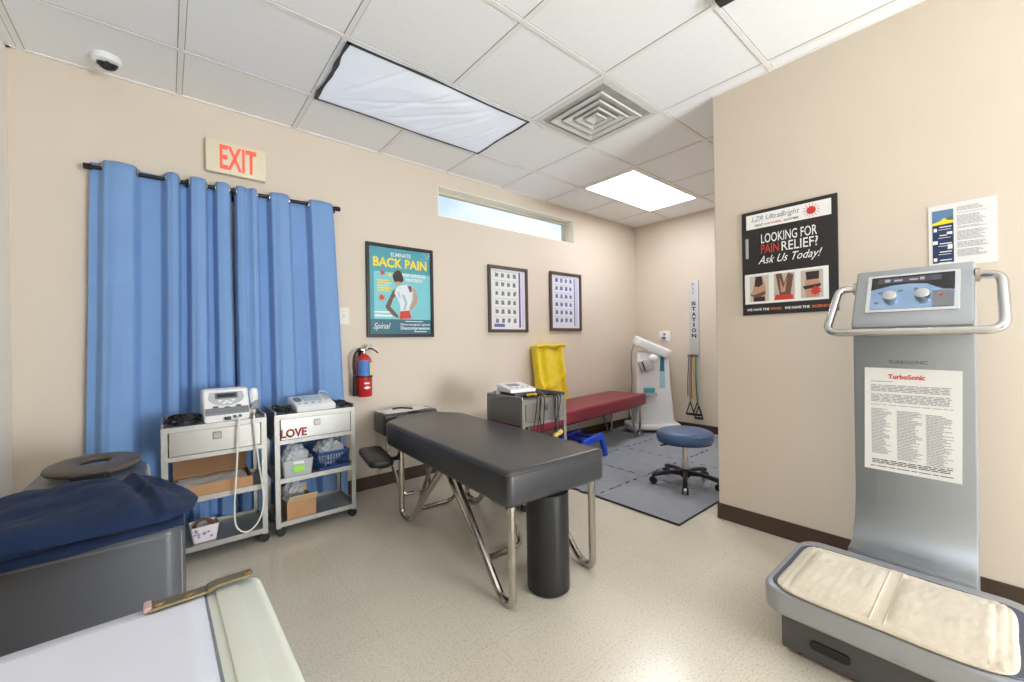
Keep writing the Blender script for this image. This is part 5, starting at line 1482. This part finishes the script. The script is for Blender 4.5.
def hem(u, v):
    x = -0.31+0.60*u
    y = -0.195-0.038*v
    z = 0.022-0.014*v + 0.005*noise.noise(Vector((x*10, v, 3))) + 0.020*max(0, u-0.6)
    return (x, y - 0.004*math.sin(x*18), z)
b = MB(); b.grid(60, 8, hem); ho2 = b.build('case_hem', m_navy, pb)
md = ho2.modifiers.new('thickness', 'SOLIDIFY'); md.thickness = 0.005

# ------------------------------------------------------------------ white cabinet in the near left corner
t = thing('white_cabinet', 'white cabinet with paper-covered top in the bottom left foreground', 'cabinet', (-0.186, 0.556, 0), math.radians(1.0))
x0, x1, y0, y1, zt = -0.36, 0.305, -0.30, 0.285, 0.72
b = MB(); b.prism(rrect(x0+0.02, x1-0.012, y0+0.02, y1-0.012, 0.02, 4), 0.02, zt-0.045, bevel=0.006); b.build('body', m_seagreen, t)
lid = [(x0, y0), (x1+0.002, y0), (x1+0.005, y1-0.07), (x1+0.005, y1-0.012), (x1-0.012, y1+0.004), (x0, y1)]
lid = [(p_.x, p_.y) for p_ in fillet([(a_, c_, 0) for a_, c_ in lid], 0.012, 4, closed=True)]
b = MB(); b.prism(lid, zt-0.045, zt-0.004, bevel=0.010, seg=3); ld = b.build('lid', m_seagreen, t)
b = MB(); b.box(x1-0.060, x1-0.030, y0+0.01, y1-0.02, zt-0.006, zt+0.001, bevel=0.002); b.build('rim_strip', m_seagreen, ld)
b = MB(); b.box(x1-0.074, x1-0.071, y0+0.01, y1-0.01, zt-0.005, zt-0.0025); b.build('groove', m_mgrey, ld, smooth=False)
b = MB(); b.box(x0+0.04, x0+0.34, y0+0.012, y0+0.02, 0.05, zt-0.06); b.build('door', m_seagreen, t, smooth=False)
pp = thing('paper_cover', 'smooth white sheet covering the foreground cabinet top', 'paper', (-0.186, 0.556, zt-0.004), math.radians(1.0))
def sheetf(u, v):
    x = x0+0.006+(x1-0.075-x0-0.006)*u; y = y0+0.006+(y1-0.008-y0-0.006)*v
    return (x, y, 0.0035+0.0012*noise.noise(Vector((x*5, y*5, 0))))
b = MB(); b.grid(24, 24, sheetf); so = b.build('sheet', m_sheetw, pp)
md = so.modifiers.new('thickness', 'SOLIDIFY'); md.thickness = 0.002
for mx_, my_ in ((-0.07, 0.262), (-0.058, 0.228)):
    b = MB(); b.ball((mx_, my_, 0.0052), 0.008, 0.004, 0.0012, 1, lambda c: 1+0.5*noise.noise(c*2+Vector((mx_*90, 0, 0)))); b.build('smudge', m_brass, pp)
t = thing('metal_latch', 'worn brass hinged latch bar across the white cabinet top', 'latch', (-0.186, 0.556, zt), math.radians(1.0))
b = MB()
yc = 0.268
b.box(0.163, 0.235, yc-0.013, yc+0.013, 0.001, 0.006, bevel=0.002, seg=1); pl_ = b.build('strap', m_brass, t)
b = MB(); b.prism([(0.232, 0.002), (0.236, 0.008), (0.248, 0.010), (0.296, 0.010), (0.296, 0.006), (0.249, 0.006), (0.24, 0.001)], yc-0.011, yc+0.013, 'y', bevel=0.001, seg=1); b.build('arm', m_brass, t)
for x_ in (0.176, 0.212, 0.290):
    b = MB(); b.lathe([(0, 0.009), (0.005, 0.0085), (0.0075, 0.006), (0.008, 0.0035)], (x_, yc, 0.0 if x_ < 0.25 else 0.004), 14); b.build('rivet', m_rust, t)
b = MB(); b.box(0.158, 0.168, yc-0.010, yc+0.015, 0.001, 0.010, bevel=0.003); b.build('end_stop', M('pinkish_plastic', (178, 150, 150), 0.5), t)
